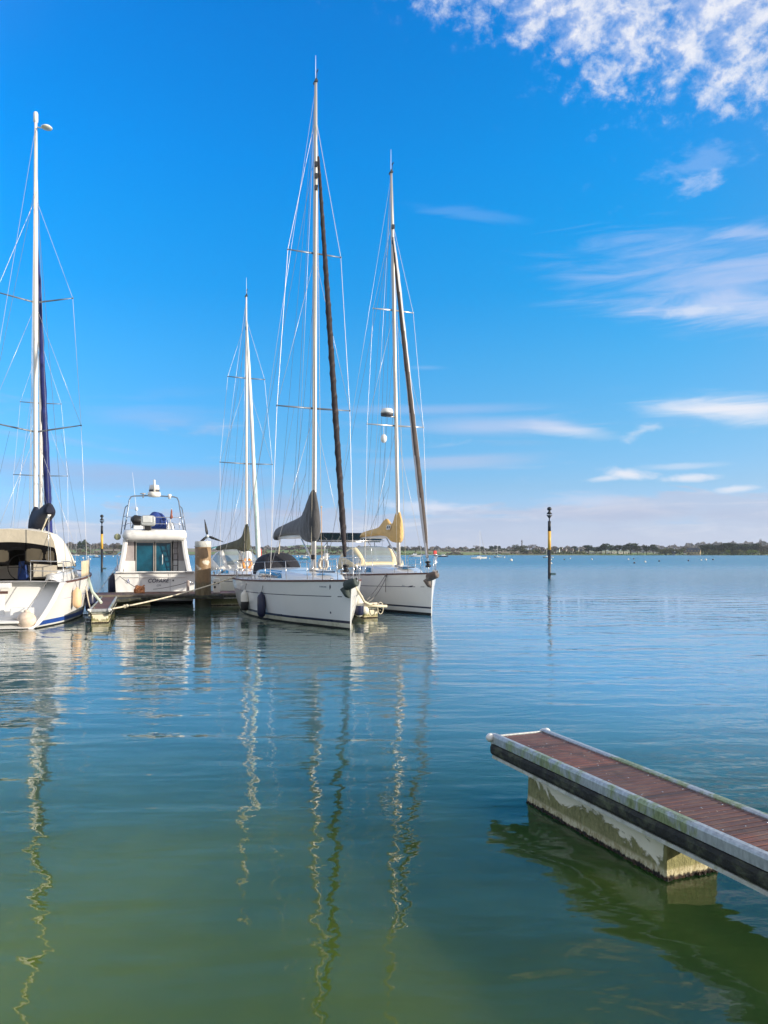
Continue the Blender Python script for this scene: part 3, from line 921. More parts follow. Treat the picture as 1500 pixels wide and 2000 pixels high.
    def Bp(d, z, y=0.0): return Vector((mx - d * math.cos(by) + y * math.sin(by), -d * math.sin(by) - y * math.cos(by), z))
    bo = MB(); bo.tube([Bp(.08, bz0), Bp(bl * .5, (bz0 + bz1) / 2), Bp(bl, bz1)], [.075, .08, .07], 12, flat=.75)
    bo.build('boom', c.get('bm', mast_white), root)
    cv = MB()
    rings = []
    prof = c['cover']       # (d, zbottom, ztop, halfwidth)
    ds = []
    for i in range(len(prof) - 1):
        for u in range(7): ds.append(lerp(prof[i][0], prof[i + 1][0], u / 7))
    ds.append(prof[-1][0])
    rnd = random.Random(3)
    px_ = [p[0] for p in prof]
    for d in ds:
        zb, zt, w = (cr(px_, [p[k_] for p in prof], d) for k_ in (1, 2, 3))
        ring = []
        for j in range(28):
            a = 2 * math.pi * j / 28
            cz = math.cos(a); sy = math.sin(a)
            f = (cz + 1) / 2
            wy = w * (abs(sy) ** .7) * (1.35 - .8 * f) * math.copysign(1, sy)
            fold = .020 * math.sin(5.5 * d + 4.5 * f + 1.3 * math.sin(3.1 * d + sy)) * math.sin(math.pi * f) + .007 * math.sin(17 * d - 9 * f)
            fold *= min(1, max(.25, 1.3 - d * .25))
            ring.append(Bp(d, lerp(zb, zt, f) + rnd.uniform(-.003, .003), wy + math.copysign(fold, sy) * min(1, abs(sy) * 2)))
        rings.append(ring)
    cv.loft(rings)
    cover = cv.build('sail_cover', c['cm'], root)
    # kicker, mainsheet, lazy jacks, topping lift, halyards
    kk = MB(); kk.tube([foot + Vector((-.1, 0, .25)), Bp(bl * .3, lerp(bz0, bz1, .3) - .08)], .03, 8); kk.build('boom_vang', alu, root)
    line(root, 'mainsheet', Bp(bl * .9, bz1 - .05), H.deck(c.get('cock', (.04, .36))[1] * .55, 0) - Vector((0, 0, .2)), .02, rope_w)
    for s_ in (1, -1):
        j0 = M(lerp(mz, mt, .55)) + Vector((0, s_ * .05, 0))
        jm_ = M(lerp(mz, mt, .36)).lerp(Bp(bl * .5, bz1 + .6), .62) + Vector((0, s_ * .16, 0))
        line(root, 'lazy_jack', j0, jm_, .005, wire_dark)
        line(root, 'lazy_jack', jm_, Bp(bl * .38, bz0 + .1, s_ * .13), .005, wire_dark)
        line(root, 'lazy_jack', jm_, Bp(bl * .75, bz1 + .1, s_ * .13), .005, wire_dark)
        line(root, 'running_backstay', M(lerp(mz, mt, .86)), H.deck(.10, s_ * .9), .006, wire_dark)
        line(root, 'flag_halyard', M(c['spr'][0][0]) + Vector((0, s_ * c['spr'][0][1] * .55, 0)), H.deck(mt_t - .03, s_ * .9) + Vector((0, 0, .5)), .004, wire_dark)
    line(root, 'spare_halyard', M(lerp(mz, mt, .98)) + Vector((-.1, 0, 0)), Bp(bl * .55, bz1 + .35), .006, wire_dark)
    line(root, 'topping_lift', M(mt - .15), Bp(bl * .98, bz1 + .06), .005, wire_dark)
    for (fz, s_, xo) in c.get('hal', [(.97, 1, .12), (.8, -1, .12), (.9, .6, -.14)]):
        line(root, 'halyard', M(lerp(mz, mt, fz)) + Vector((xo, 0, 0)), foot + Vector((xo * 2.2, s_ * .18, .05)), .007, c.get('halm', rope_w))
    # stanchions, lifelines, pulpits
    for s_ in (1, -1):
        tops = []
        for t in c.get('stan', [.16, .30, .44, .58, .70, .82]):
            p = H.deck(t, s_ * .96)
            e = p + Vector((0, s_ * .03, .62))
            st_ = MB(); st_.tube([p, e], [.012, .010], 8); st_.lathe([(.035, 0), (.035, .02), (.018, .05)], p, 8)
            st_.build('stanchion', steel, root)
            tops.append((p, e))
        pb = H.deck(.90, s_ * .95); pe = H.deck(.985, s_ * 1.0)
        pl = [H.deck(.035, s_ * .93) + Vector((0, 0, .62))] + [e for _, e in tops] + [pb + Vector((0, 0, .64))]
        l_ = MB(); l_.tube(pl, .0035, 6); l_.build('lifeline', wire, root)
        l_ = MB(); l_.tube([p - Vector((0, 0, .31)) for p in pl], .003, 6); l_.build('lifeline', wire, root)
    # bow pulpit
    bp = MB()
    for s_ in (1, -1):
        b0, b1, b2 = H.deck(.90, s_ * .95), H.deck(.955, s_ * .95), H.deck(.995, s_ * .9)
        bp.tube([b0, b0 + Vector((.02, 0, .40)), b0 + Vector((.08, s_ * .02, .60)), b0 + Vector((.18, s_ * .02, .645)), b1 + Vector((0, s_ * .06, .66)), H.deck(.985, s_ * 1.0) + Vector((.08, s_ * .10, .66))] + ([H.deck(1.0, 0) + Vector((.20, s_ * .07, .66))] if True else []), .0115, 8)
        bp.tube([b1, b1 + Vector((.06, s_ * .05, .65))], .010, 8)
        bp.tube([b0 + Vector((.05, 0, .32)), b1 + Vector((.03, s_ * .03, .34))], .008, 8)
    bp.tube([H.deck(1, 0) + Vector((.20, .07, .66)), H.deck(1, 0) + Vector((.20, -.07, .66))], .0145, 8)
    bp.build('bow_pulpit', steel, root)
    # pushpit
    if c.get('pushpit', True):
        for s_ in (1, -1):
            pp = MB()
            q0, q1, q2 = H.deck(.11, s_ * .95), H.deck(.02, s_ * .94), H.deck(.015, s_ * .40)
            U = Vector((0, 0, .64)); Lw = Vector((0, 0, .33))
            pp.tube([q0, q0 + U * .9, q0.lerp(q1, .2) + U, q1 + U, q1.lerp(q2, .25) + U + Vector((-.06, 0, 0)), q2 + U, q2 + U * .8 , q2], .0145, 8)
            pp.tube([q0 + Lw, q1 + Lw, q1.lerp(q2, .25) + Lw + Vector((-.05, 0, 0)), q2 + Lw], .011, 8)
            pp.tube([q1, q1 + U], .013, 8)
            pp.build('pushpit', steel, root)
    # bow roller, anchor
    an = MB()
    b = H.deck(1.0, 0)
    an.box(b + Vector((.02, 0, .0)), (.5, .12, .05)); an.box(b + Vector((.18, .055, .05)), (.22, .012, .14)); an.box(b + Vector((.18, -.055, .05)), (.22, .012, .14))
    an.build('bow_roller', steel, root)
    if c.get('anchor_cover'):
        cvm = c['anchor_cover']
        a_ = MB()
        # padded sleeve lying across the stem
        dirv = Vector((.80, .52, .30)).normalized()
        o_ = b + Vector((.06, -.10, -.10))
        ks = [(-.17, .10), (-.14, .135), (-.04, .15), (.07, .145), (.16, .135), (.24, .13), (.27, .11)]
        a_.tube([o_ + dirv * d for d, _ in ks], [r_ for _, r_ in ks], 14)
        a_.add([], [])
        a_.tube([o_ + dirv * -.2 + Vector((-.02, 0, -.05)), o_ + dirv * -.08 + Vector((-.02, 0, -.30)), o_ + Vector((-.02, 0, -.38))], [.13, .08, .03], 10)
        a_.build('anchor_cover', cvm, root)
    # deck gear: winches, cleats, hatches
    for s_ in (1, -1):
        for t in (.93, .5, .06):
            k_ = MB(); p = H.deck(t, s_ * .88) + Vector((0, 0, .01)); k_.tube([p + Vector((-.11, 0, .055)), p + Vector((.11, 0, .055))], .013, 6); k_.tube([p + Vector((-.04, 0, 0)), p + Vector((-.04, 0, .055))], .013, 6); k_.tube([p + Vector((.04, 0, 0)), p + Vector((.04, 0, .055))], .013, 6)
            k_.build('cleat', steel, root)
        w_ = MB(); p = H.deck(.30, s_ * .72) + Vector((0, 0, .0)); w_.lathe([(.08, 0), (.085, .03), (.055, .07), (.052, .12), (.07, .15), (.07, .17), (.02, .19)], p, 14); w_.build('winch', steel, root)
    for xh in c.get('hatch', []):
        t = H.t_at(xh[0]); z = xh[1]
        hb = MB(); hb.box((xh[0], 0, z), (.5, .5, .05)); hb.build('hatch', winglass, root, bevel=.015)
    return root, H, M, Bp
mat_whip = mat('antenna_white', (.75, .78, .82), .5)

TH = R(20)
# ---- yacht C : nearest white yacht with charcoal sail cover
def hd(deg): return Vector((math.sin(R(deg)), -math.cos(R(deg))))
hC = hd(22)
bowC = W(685, 1230)
LC = 10.3
oC = bowC.to_2d() - hC * LC
yC, HC, MC, BC = make_yacht(dict(
    label='white yacht with charcoal sail cover and dark brown furled headsail, bow towards the viewer', loc=(oC.x, oC.y, 0), head=hC,
    L=LC, B=3.5, zs=1.20, zb=1.42, ov=.14, wls=.62, ds=.82, tr=(-.05, .0),
    bands=[(.045, 1), (.17, 2), (.245, 3)], stripe=(.60, .012, 3, .05, .925), cock=(.04, .26),
    cx0=2.75, cx1=8.9, ch=.40, win=[(3.3, 6.3, .16, .56, (.14, .34))], cw=.66,
    mx=LC - 3.66, mz=1.66, mt=18.15, rake=-.45, heel=.20, rm=.105, mm=mastm, dark_spr=True,
    spr=[(7.05, 1.27, .02, .05), (12.3, .93, .02, .05)], mh='antenna', frac=.93, fit=[15.3, 14.9, 14.5],
    stay_x=LC - .38, stay_f=.93, jr=.086, jm=mat('brown_black_sail_cover', (.022, .015, .018), .8, var=.3, vscale=3, bump=.01, bscale=14), jm2=mat('sail_cover_highlight', (.050, .036, .036), .8, var=.3, vscale=3), jw=.15, jph=.72, jprof=(.5, .95, 1.0, 1.0, .72, .45), jib=(.04, .90), twist=26,
    bl=5.0, bz0=2.78, bz1=2.84, cm=greycloth, bm=mast_white,
    cover=[(-.30, 3.0, 3.35, .03), (-.26, 2.70, 3.75, .10), (-.14, 2.62, 4.10, .17), (.02, 2.58, 4.34, .19), (.22, 2.56, 4.28, .21), (.75, 2.62, 3.86, .23), (1.2, 2.80, 3.58, .20), (1.5, 2.84, 3.50, .19), (3.0, 2.88, 3.36, .17), (4.6, 2.82, 3.22, .15), (5.04, 2.72, 3.16, .14), (5.09, 2.74, 3.12, .12)],
    anchor_cover=fend_g, hatch=[(7.9, 1.62)], stan=[.17, .31, .45, .60, .74, .84], rs=.0085))
sprayhood(yC, 1.25, 2.75, 1.30, .86, .90, blackcloth)
# ---- yacht D : behind it, tan cover
hD = hd(20)
bowD = W(843, 1203)
LD = 10.0
oD = bowD.to_2d() - hD * LD
yD, HD, MD, BD = make_yacht(dict(
    label='white yacht with tan sail cover and grey furled headsail, furthest right of the moored yachts', loc=(oD.x, oD.y, 0), head=hD,
    L=LD, B=3.4, zs=1.25, zb=1.50, ov=.14, wls=.62, ds=.82, tr=(-.05, .0),
    bands=[(.10, 1), (.25, 0), (.31, 3)], stripe=(.60, .010, 3, .05, .925), cock=(.04, .36),
    cx0=3.4, cx1=8.6, ch=.40, win=[(4.4, 5.3, .15, .46, (.1, .1)), (5.6, 6.3, .17, .44, (.1, .2))], cw=.66,
    mx=LD - 3.2, mz=1.70, mt=17.15, rake=-.25, heel=-.23, rm=.10, mm=mastm,
    spr=[(7.2, 1.18, .02, .05), (11.75, .84, .0, .05)], mh='antenna', frac=.88, fit=[15.0, 14.4],
    stay_x=LD - .25, stay_f=.86, jr=.100, jm=mat('grey_sailcloth', (.55, .53, .55), .75, var=.08, vscale=1, bump=.01, bscale=10), jm2=mat('taupe_uv_strip', (.075, .058, .052), .8, var=.25, vscale=3), jw=.29, jph=.45, twist=-.32, jprof=(.42, .80, 1.15, 1.0, .85, .42), jib=(.035, .97),
    bl=4.5, bz0=2.86, bz1=2.93, cm=tancloth, bm=mast_white,
    cover=[(-.27, 2.95, 3.3, .03), (-.24, 2.78, 3.52, .07), (-.12, 2.64, 3.72, .14), (.02, 2.60, 3.90, .16), (.2, 2.62, 3.84, .17), (.55, 2.66, 3.42, .19), (.95, 2.84, 3.40, .18), (1.35, 2.90, 3.62, .17), (2.3, 2.96, 3.30, .16), (4.4, 2.92, 3.14, .12), (4.62, 2.90, 3.08, .08)],
    anchor_cover=mat('brown_grey_canvas', (.12, .09, .075), .9, var=.35, vscale=4, dirt=(.28, .26, .24), dscale=3, dthr=(.45, .6)), hatch=[(7.6, 1.68)], stan=[.17, .31, .45, .60, .72, .84]))
sprayhood(yD, 3.0, 4.6, 1.50, 1.35, 1.0, mat('cream_hood', (.72, .62, .40), .8, var=.08), windows=True)
def hull_mark(o, H, x, z, w, h, m, name, side=-1):
    k = MB(); t0 = H.t_at(x); t1 = H.t_at(x + w)
    k.add([H.pt(t0, z, side, .004), H.pt(t1, z, side, .004), H.pt(t1, z + h, side, .004), H.pt(t0, z + h, side, .004)], [(0, 1, 2, 3)])
    return k.build(name, m, o)
inkm = mat('lettering_navy', (.02, .02, .06), .5); inkg = mat('lettering_grey', (.22, .25, .30), .5)
for i_ in range(5): hull_mark(yC, HC, 9.30 + i_ * .055, 1.19, .035, .045, inkg, 'bow_lettering')
k_ = MB(); t_ = HC.t_at(9.68)
k_.add([HC.pt(t_, 1.13, -1, .004), HC.pt(HC.t_at(9.73), 1.20, -1, .004), HC.pt(HC.t_at(9.71), 1.30, -1, .004), HC.pt(t_, 1.24, -1, .004)], [(0, 1, 2, 3)]); k_.build('bow_emblem', inkm, yC)
hull_mark(yC, HC, 9.62, .42, .05, .06, inkm, 'hull_mark')
k_ = MB(); k_.add([HD.pt(HD.t_at(9.12), .98, -1, .004), HD.pt(HD.t_at(9.30), .99, -1, .004), HD.pt(HD.t_at(9.36), 1.05, -1, .004), HD.pt(HD.t_at(9.20), 1.03, -1, .004)], [(0, 1, 2, 3)]); k_.build('bow_emblem', inkm, yD)
for i_ in range(2): hull_mark(yD, HD, 8.88 + i_ * .06, .98, .03, .08 - .02 * i_, inkg, 'bow_lettering')
# round emblem on the tan cover and dark patch on the grey furled sail
def disc(mb, c_, u, v, r, m=0, n=18): mb.add([c_ + u * (r * math.cos(a)) + v * (r * math.sin(a)) for a in [2 * math.pi * i / n for i in range(n)]], [tuple(range(n))], m)
k_ = MB(); c0 = BD(.55, 3.22, .0)
sd = Vector((.10, -1, .12)).normalized(); u = Vector((1, .10, 0)).normalized(); v = u.cross(sd).normalized()
c0 = Vector((c0.x, -.235, 3.24))
for du in (-.085, .085): disc(k_, c0 + u * du, u, v, .105)
for du in (-.085, .085): disc(k_, c0 + u * du + sd * .004, u, v, .055, 1)
k_.build('cover_emblem', [fend_w, black], yD)
# ---- yacht B : smaller, behind the walkway, olive cover
hB = hd(22)
mB = Vector((P(482, 1100, 38.5).x, 38.5))
LB = 9.0
oB = mB - hB * (LB - 3.0)
yB, HB, MBf, BB = make_yacht(dict(
    label='smaller yacht with olive sail cover and white furled headsail, moored behind the walkway', loc=(oB.x, oB.y, 0), head=hB,
    L=LB, B=3.1, zs=1.0, zb=1.22, ov=.3, wls=.55, ds=.75, tr=(-.05, .1),
    bands=[(.05, 1), (.12, 0), (.16, 3)], stripe=(.7, .015, 3, .05, .9), cock=(.04, .38),
    cx0=3.2, cx1=7.2, ch=.36, win=[(3.9, 5.6, .18, .44, (.1, .2))],
    mx=LB - 3.0, mz=1.38, mt=15.1, rake=-.12, heel=0.0, rm=.08, mm=mast_white, dark_spr=True,
    spr=[(6.7, 1.32, .03, .02), (11.0, .93, .02, .02)], mh='antenna', frac=.92, fit=[13.5],
    stay_x=LB - .2, stay_f=.93, jr=.105, jm=whitesail, jm2=mat('pale_green_strip', (.45, .58, .55), .75), jw=.22, jph=.15, twist=1.0, jprof=(.7, 1.0, 1.0, .8, .6, .35), jib=(.02, .97),
    bl=3.75, bz0=2.55, bz1=2.45, byaw=R(13), cm=olivecloth, bm=olivecloth,
    cover=[(-.18, 2.5, 3.2, .03), (-.14, 2.35, 3.55, .12), (.0, 2.30, 3.72, .14), (.16, 2.28, 3.6, .14), (.5, 2.3, 3.10, .16), (1.0, 2.4, 2.92, .15), (2.4, 2.42, 2.74, .13), (3.7, 2.38, 2.58, .09), (3.85, 2.42, 2.52, .05)], hatch=[]))
sprayhood(yB, 2.5, 3.9, 1.25, 1.25, 1.2, mat('white_hood', (.70, .70, .68), .7), windows=True, z_fore=.1)
# ---- yacht A : stern towards the viewer at the left edge
hA = Vector((-math.sin(R(15.5)), math.cos(R(15.5))))
oA = Vector((-11.2, 22.1))
LA = 12.0
yA, HA, MA, BA = make_yacht(dict(
    label='large white yacht at the left edge, stern to the viewer, with a canvas cockpit tent', loc=(oA.x, oA.y, 0), head=hA,
    L=LA, B=4.05, zs=1.30, zb=1.55, ov=.15, wls=.50, ds=.84, tr=(.0, 1.45), transom=False,
    bands=[(.035, 1), (.085, 0), (.22, 4)], stripe=(.52, .007, 4, .05, .93), cock=(.05, .40),
    cx0=4.6, cx1=10.0, ch=.42, win=[(5.4, 8.4, .15, .46, (.15, .3))],
    mx=6.9, mz=1.7, mt=18.35, rake=.05, heel=.0, rm=.115, mm=mast_white, dark_spr=True, frac=.83,
    spr=[(6.75, 1.62, .28, .25), (11.6, 1.32, .22, .2)], mh='light', fit=[],
    stay_x=10.7, stay_f=.80, jr=.125, jm=mat('navy_sail_cover', (.012, .022, .14), .8, var=.25, vscale=3), twist=6, jprof=(.6, 1.0, 1.0, .9, .6, .3), jib=(.04, .93),
    bl=5.5, bz0=3.15, bz1=3.42, byaw=R(13), cm=navycloth, bm=mast_white,
    cover=[(-.2, 3.2, 3.7, .05), (-.1, 2.95, 3.9, .18), (.15, 2.90, 3.95, .24), (.7, 3.0, 3.80, .25), (2.5, 3.15, 3.74, .24), (4.6, 3.32, 3.80, .22), (5.45, 3.40, 3.78, .17), (5.6, 3.46, 3.7, .08)], hatch=[], stan=[.26, .38, .50, .62, .74, .84],
    hal=[(.97, 1, -.16), (.8, -1, .14), (.9, .6, -.2)]))
def build_transom():
    H = HA
    tm = MB()
    n = 14
    O, I, Rr = {}, {}, {}
    for s_ in (1, -1):
        O[s_], I[s_], Rr[s_] = [], [], []
        for i in range(n + 1):
            z = lerp(-.1, H.zs, i / n)
            p = H.pt(0, z, s_)
            if z < 0: p.x = 0
            rim = .15 if z > .1 else .12
            O[s_].append(p)
            I[s_].append(Vector((p.x - .005, s_ * (abs(p.y) - rim), max(z, .02))))
            Rr[s_].append(Vector((p.x + .58 * min(1, max(0, z - .05) / .25), s_ * (abs(p.y) - rim - .02), max(z, .02))))
        tm.loft([O[s_], I[s_], Rr[s_]], closed=False, smooth=False)
    tm.loft([Rr[1], Rr[-1]], closed=False, smooth=False)
    t_ = tm.build('transom', gel, yA)
    # bathing step, locker lid and moulded side step
    st = MB(); st.box((.28, 0, .20), (.55, 1.25, .07)); st.build('bathing_step', gel_nonskid, t_, bevel=.02)
    lid = MB(); lid.box((.60, -.62, .44), (.34, .62, .30)); lid.build('locker_step', gel, t_, bevel=.03)
    gate = MB(); gate.box((1.02, .42, .62), (.12, .95, .70)); gate.box((.95, .42, .60), (.04, .7, .02), 1); gate.build('stern_gate', [gel, dark_in], t_, bevel=.03)
    lk = MB(); lk.box((1.36, .42, 1.22), (.35, 1.2, .16)); lk.build('helm_bench', gel, t_, bevel=.03)
    ho = MB(); ho.box((1.15, .42, 1.02), (.05, 1.1, .08)); ho.build('bench_recess', teak, t_)
    # coaming around the cockpit
    for s_ in (1, -1):
        co = MB()
        rr = []
        for i in range(17):
            x = lerp(1.75, 5.0, i / 16); t = H.t_at(x); w = H.bd(t)
            z0 = H.sheer(t)
            h = .34 * min(1, i / 3.0 + .15)
            rr.append([Vector((x, s_ * w * .86, z0 - .02)), Vector((x, s_ * w * .80, z0 + h)), Vector((x, s_ * w * .70, z0 + h + .03)), Vector((x, s_ * w * .62, z0 + h - .02)), Vector((x, s_ * w * .60, z0 - .3))])
        co.loft(rr, closed=False); co.build('cockpit_coaming', gel, yA)
    # cockpit tent
    secs = [(2.15, 1.40, 1.78, 1.24, 2.78, 2.97), (3.0, 1.55, 1.76, 1.28, 2.80, 3.02), (4.2, 1.70, 1.78, 1.28, 2.72, 2.96), (5.0, 1.62, 1.74, 1.20, 2.48, 2.74), (5.8, 1.36, 1.74, 1.0, 2.08, 2.26), (6.3, 1.1, 1.72, .85, 1.80, 1.92)]
    def ring(sx):
        x, hb, zb, hs, zs_, zt = sx
        pts = []
        half = [(hb, zb), (lerp(hb, hs, .38) + .03, lerp(zb, zs_, .35)), (lerp(hb, hs, .8) + .02, lerp(zb, zs_, .8)), (hs - .05, zs_ + .02), (hs * .72, lerp(zs_, zt, .62)), (hs * .38, lerp(zs_, zt, .92)), (0, zt)]
        for y, z in half: pts.append(Vector((x, -y, z)))
        for y, z in half[-2::-1]: pts.append(Vector((x, y, z)))
        return pts
    xs_ = [s[0] for s in secs]
    rnd = random.Random(9)
    rings = []
    for i in range(27):
        x = lerp(2.15, 6.3, i / 26)
        rg = ring([x] + [cr(xs_, [s[k] for s in secs], x) for k in range(1, 6)])
        rings.append([p + Vector((0, rnd.uniform(-.02, .02), rnd.uniform(-.02, .02) if 0 < j < 12 else 0)) for j, p in enumerate(rg)])
    tent = MB(); tent.loft(rings, closed=False)
    te = tent.build('cockpit_tent', creamcloth, yA)
    sm = te.modifiers.new('thick', 'SOLIDIFY'); sm.thickness = .012; sm.offset = -1
    # rear curtain: beige cloth with arched dark openings
    x0 = 2.12
    def zt(y):
        r_ = ring(secs[0])
        ys = [p.y for p in r_]; zz = [p.z for p in r_]
        return float(np.interp(y, ys, zz))
    rc = MB()
    K = 60
    def arch(y): return 2.56 - .16 * (abs(y) / 1.25) ** 2
    for i in range(K):
        ya, yb = lerp(-1.38, 1.38, i / K), lerp(-1.38, 1.38, (i + 1) / K)
        def tp(y): return Vector((x0, y, zt(y) - .005))
        def md(y): return Vector((x0, y, min(zt(y) - .01, arch(y))))
        rc.add([tp(ya), tp(yb), md(yb), md(ya)], [(0, 1, 2, 3)], 0)
        # lower cloth either side of the doorway
        ym = (ya + yb) / 2
        if abs(ym) > .70:
            zl = lambda y: 1.93 - .08 * abs(y)
            rc.add([Vector((x0, ya, zl(ya))), Vector((x0, yb, zl(yb))), Vector((x0, yb, 1.45)), Vector((x0, ya, 1.45))], [(0, 1, 2, 3)], 0)
    cu = rc.build('rear_curtain', beigecloth, te, weld=True)
    bd_ = MB()
    def inwin(y, z):
        for (a, b, z0_, z1_) in ((-.96, -.44, 1.92, 2.36), (-1.30, -1.04, 1.92, 2.28), (.02, .42, 1.94, 2.30), (.55, 1.2, 1.92, 2.32)):
            c0, c1 = (a + b) / 2, (z0_ + z1_) / 2
            if (abs(y - c0) / ((b - a) / 2)) ** 3 + (abs(z - c1) / ((z1_ - z0_) / 2)) ** 3 < 1: return True
        return False
    wn = MB()
    Z = 26
    for i in range(90):
        for j in range(Z):
            ya, yb = lerp(-1.36, 1.36, i / 90), lerp(-1.36, 1.36, (i + 1) / 90)
            def zz(y, f): return lerp(1.85 if abs(y) > .02 else 1.85, min(zt(y) - .012, arch(y)), f)
            q_ = [Vector((x0 + .004, ya, zz(ya, j / Z))), Vector((x0 + .004, yb, zz(yb, j / Z))), Vector((x0 + .004, yb, zz(yb, (j + 1) / Z))), Vector((x0 + .004, ya, zz(ya, (j + 1) / Z)))]
            ym = (ya + yb) / 2; zm = (q_[0].z + q_[2].z) / 2
            if inwin(ym, zm): wn.add(q_, [(0, 1, 2, 3)])
            elif not (-.42 < ym < .0 and zm < 2.3): bd_.add(q_, [(0, 1, 2, 3)])
    bd_.build('dark_window_panel', blackpanel, te, weld=True)
    wn.build('vinyl_window', glass('hazy_vinyl', (.40, .33, .23), .55, .3), te)
    pc = MB(); pc.box((3.7, 1.22, 1.45), (3.2, .02, .95)); pc.build('port_shade_panel', blackpanel, yA)  # black panel added inside the tent to darken its interior
    pc = MB(); pc.box((5.3, 0, 1.5), (.02, 2.5, 1.0)); pc.build('forward_shade_panel', blackpanel, yA)  # second added black panel, darkens the front of the tent interior
    # interior: wheel binnacle, helm seats, bulkhead
    bk = MB(); bk.box((4.9, 0, 1.75), (.06, 1.9, 1.2)); bk.build('companionway_bulkhead', dark_in, yA)
    wh = MB(); wh.tube([Vector((2.75, .42 * math.cos(a) - .25, 1.75 + .42 * math.sin(a))) for a in [2 * math.pi * k / 24 for k in range(25)]], .018, 6, caps=False)
    for k in range(5): wh.tube([(2.75, -.25, 1.75), (2.75, -.25 + .42 * math.cos(k * 1.2566), 1.75 + .42 * math.sin(k * 1.2566))], .01, 5)
    wh.build('steering_wheel', black, yA)
    bn = MB(); bn.box((2.95, -.25, 1.5), (.3, .35, .9), taper=.7); bn.build('binnacle', mat('blue_cover', (.02, .06, .25), .7), yA, bevel=.04)
    # weather cloth on the starboard lifelines
    wc = MB()
    rows = []
    for i in range(25):
        t = lerp(.245, .44, i / 24)
        p = H.deck(t, -.96); rows.append([p + Vector((0, -.03 + .012 * math.sin(i * 1.7), z)) for z in (.06, .2, .35, .5, .60)])
    wc.loft(rows, closed=False)
    w_ = wc.build('weather_cloth', mat('cream_net_cloth', (.62, .52, .36), .85, var=.15, vscale=5), yA)
    sm = w_.modifiers.new('thick', 'SOLIDIFY'); sm.thickness = .008
    # stern arch gear: horseshoe, small aerial
    ae = MB(); ae.tube([(1.62, -1.2, 1.95), (1.62, -1.2, 3.3)], .012, 6); ae.box((1.62, -1.2, 3.35), (.05, .05, .10)); ae.build('stern_aerial', steel, yA)
build_transom()

def world_of(o, p):
    o_m = Matrix.Translation(o.location) @ Matrix.Rotation(o.rotation_euler[2], 4, 'Z')
    return o_m @ Vector(p)

# ---- yacht E : only its mast shows beyond yacht A
make_yacht(dict(
    label='yacht moored beyond the large white one, its mast just right of the nearer mast', loc=(P(80, 1000, 45).x + .31 * 6, 45 - .95 * 6, 0), head=Vector((-.31, .95)),
    L=10.4, B=3.4, zs=1.1, zb=1.35, bands=[(.05, 1), (.12, 0), (.18, 3)], stripe=(.6, .01, 3, .05, .9),
    cx0=3.2, cx1=8.4, ch=.4, win=[(4.2, 6.2, .15, .46, (.1, .2))], mx=6.0, mz=1.5, mt=15.6, rake=.0, rm=.13, mm=mast_white, dark_spr=True,
    spr=[(6.75, 1.45, .03, .02), (11.0, 1.10, .02, .02)], fit=[9.2, 7.9, 6.2], stay_x=10.1, stay_f=.94, jr=.12, jm=whitesail, jib=(.03, .95),
    bl=4.4, bz0=2.5, bz1=2.5, cm=navycloth, cover=[(-.18, 2.5, 3.0, .03), (0, 2.35, 3.3, .14), (.5, 2.4, 3.0, .16), (2.4, 2.45, 2.85, .14), (4.4, 2.42, 2.65, .08)], hatch=[]))

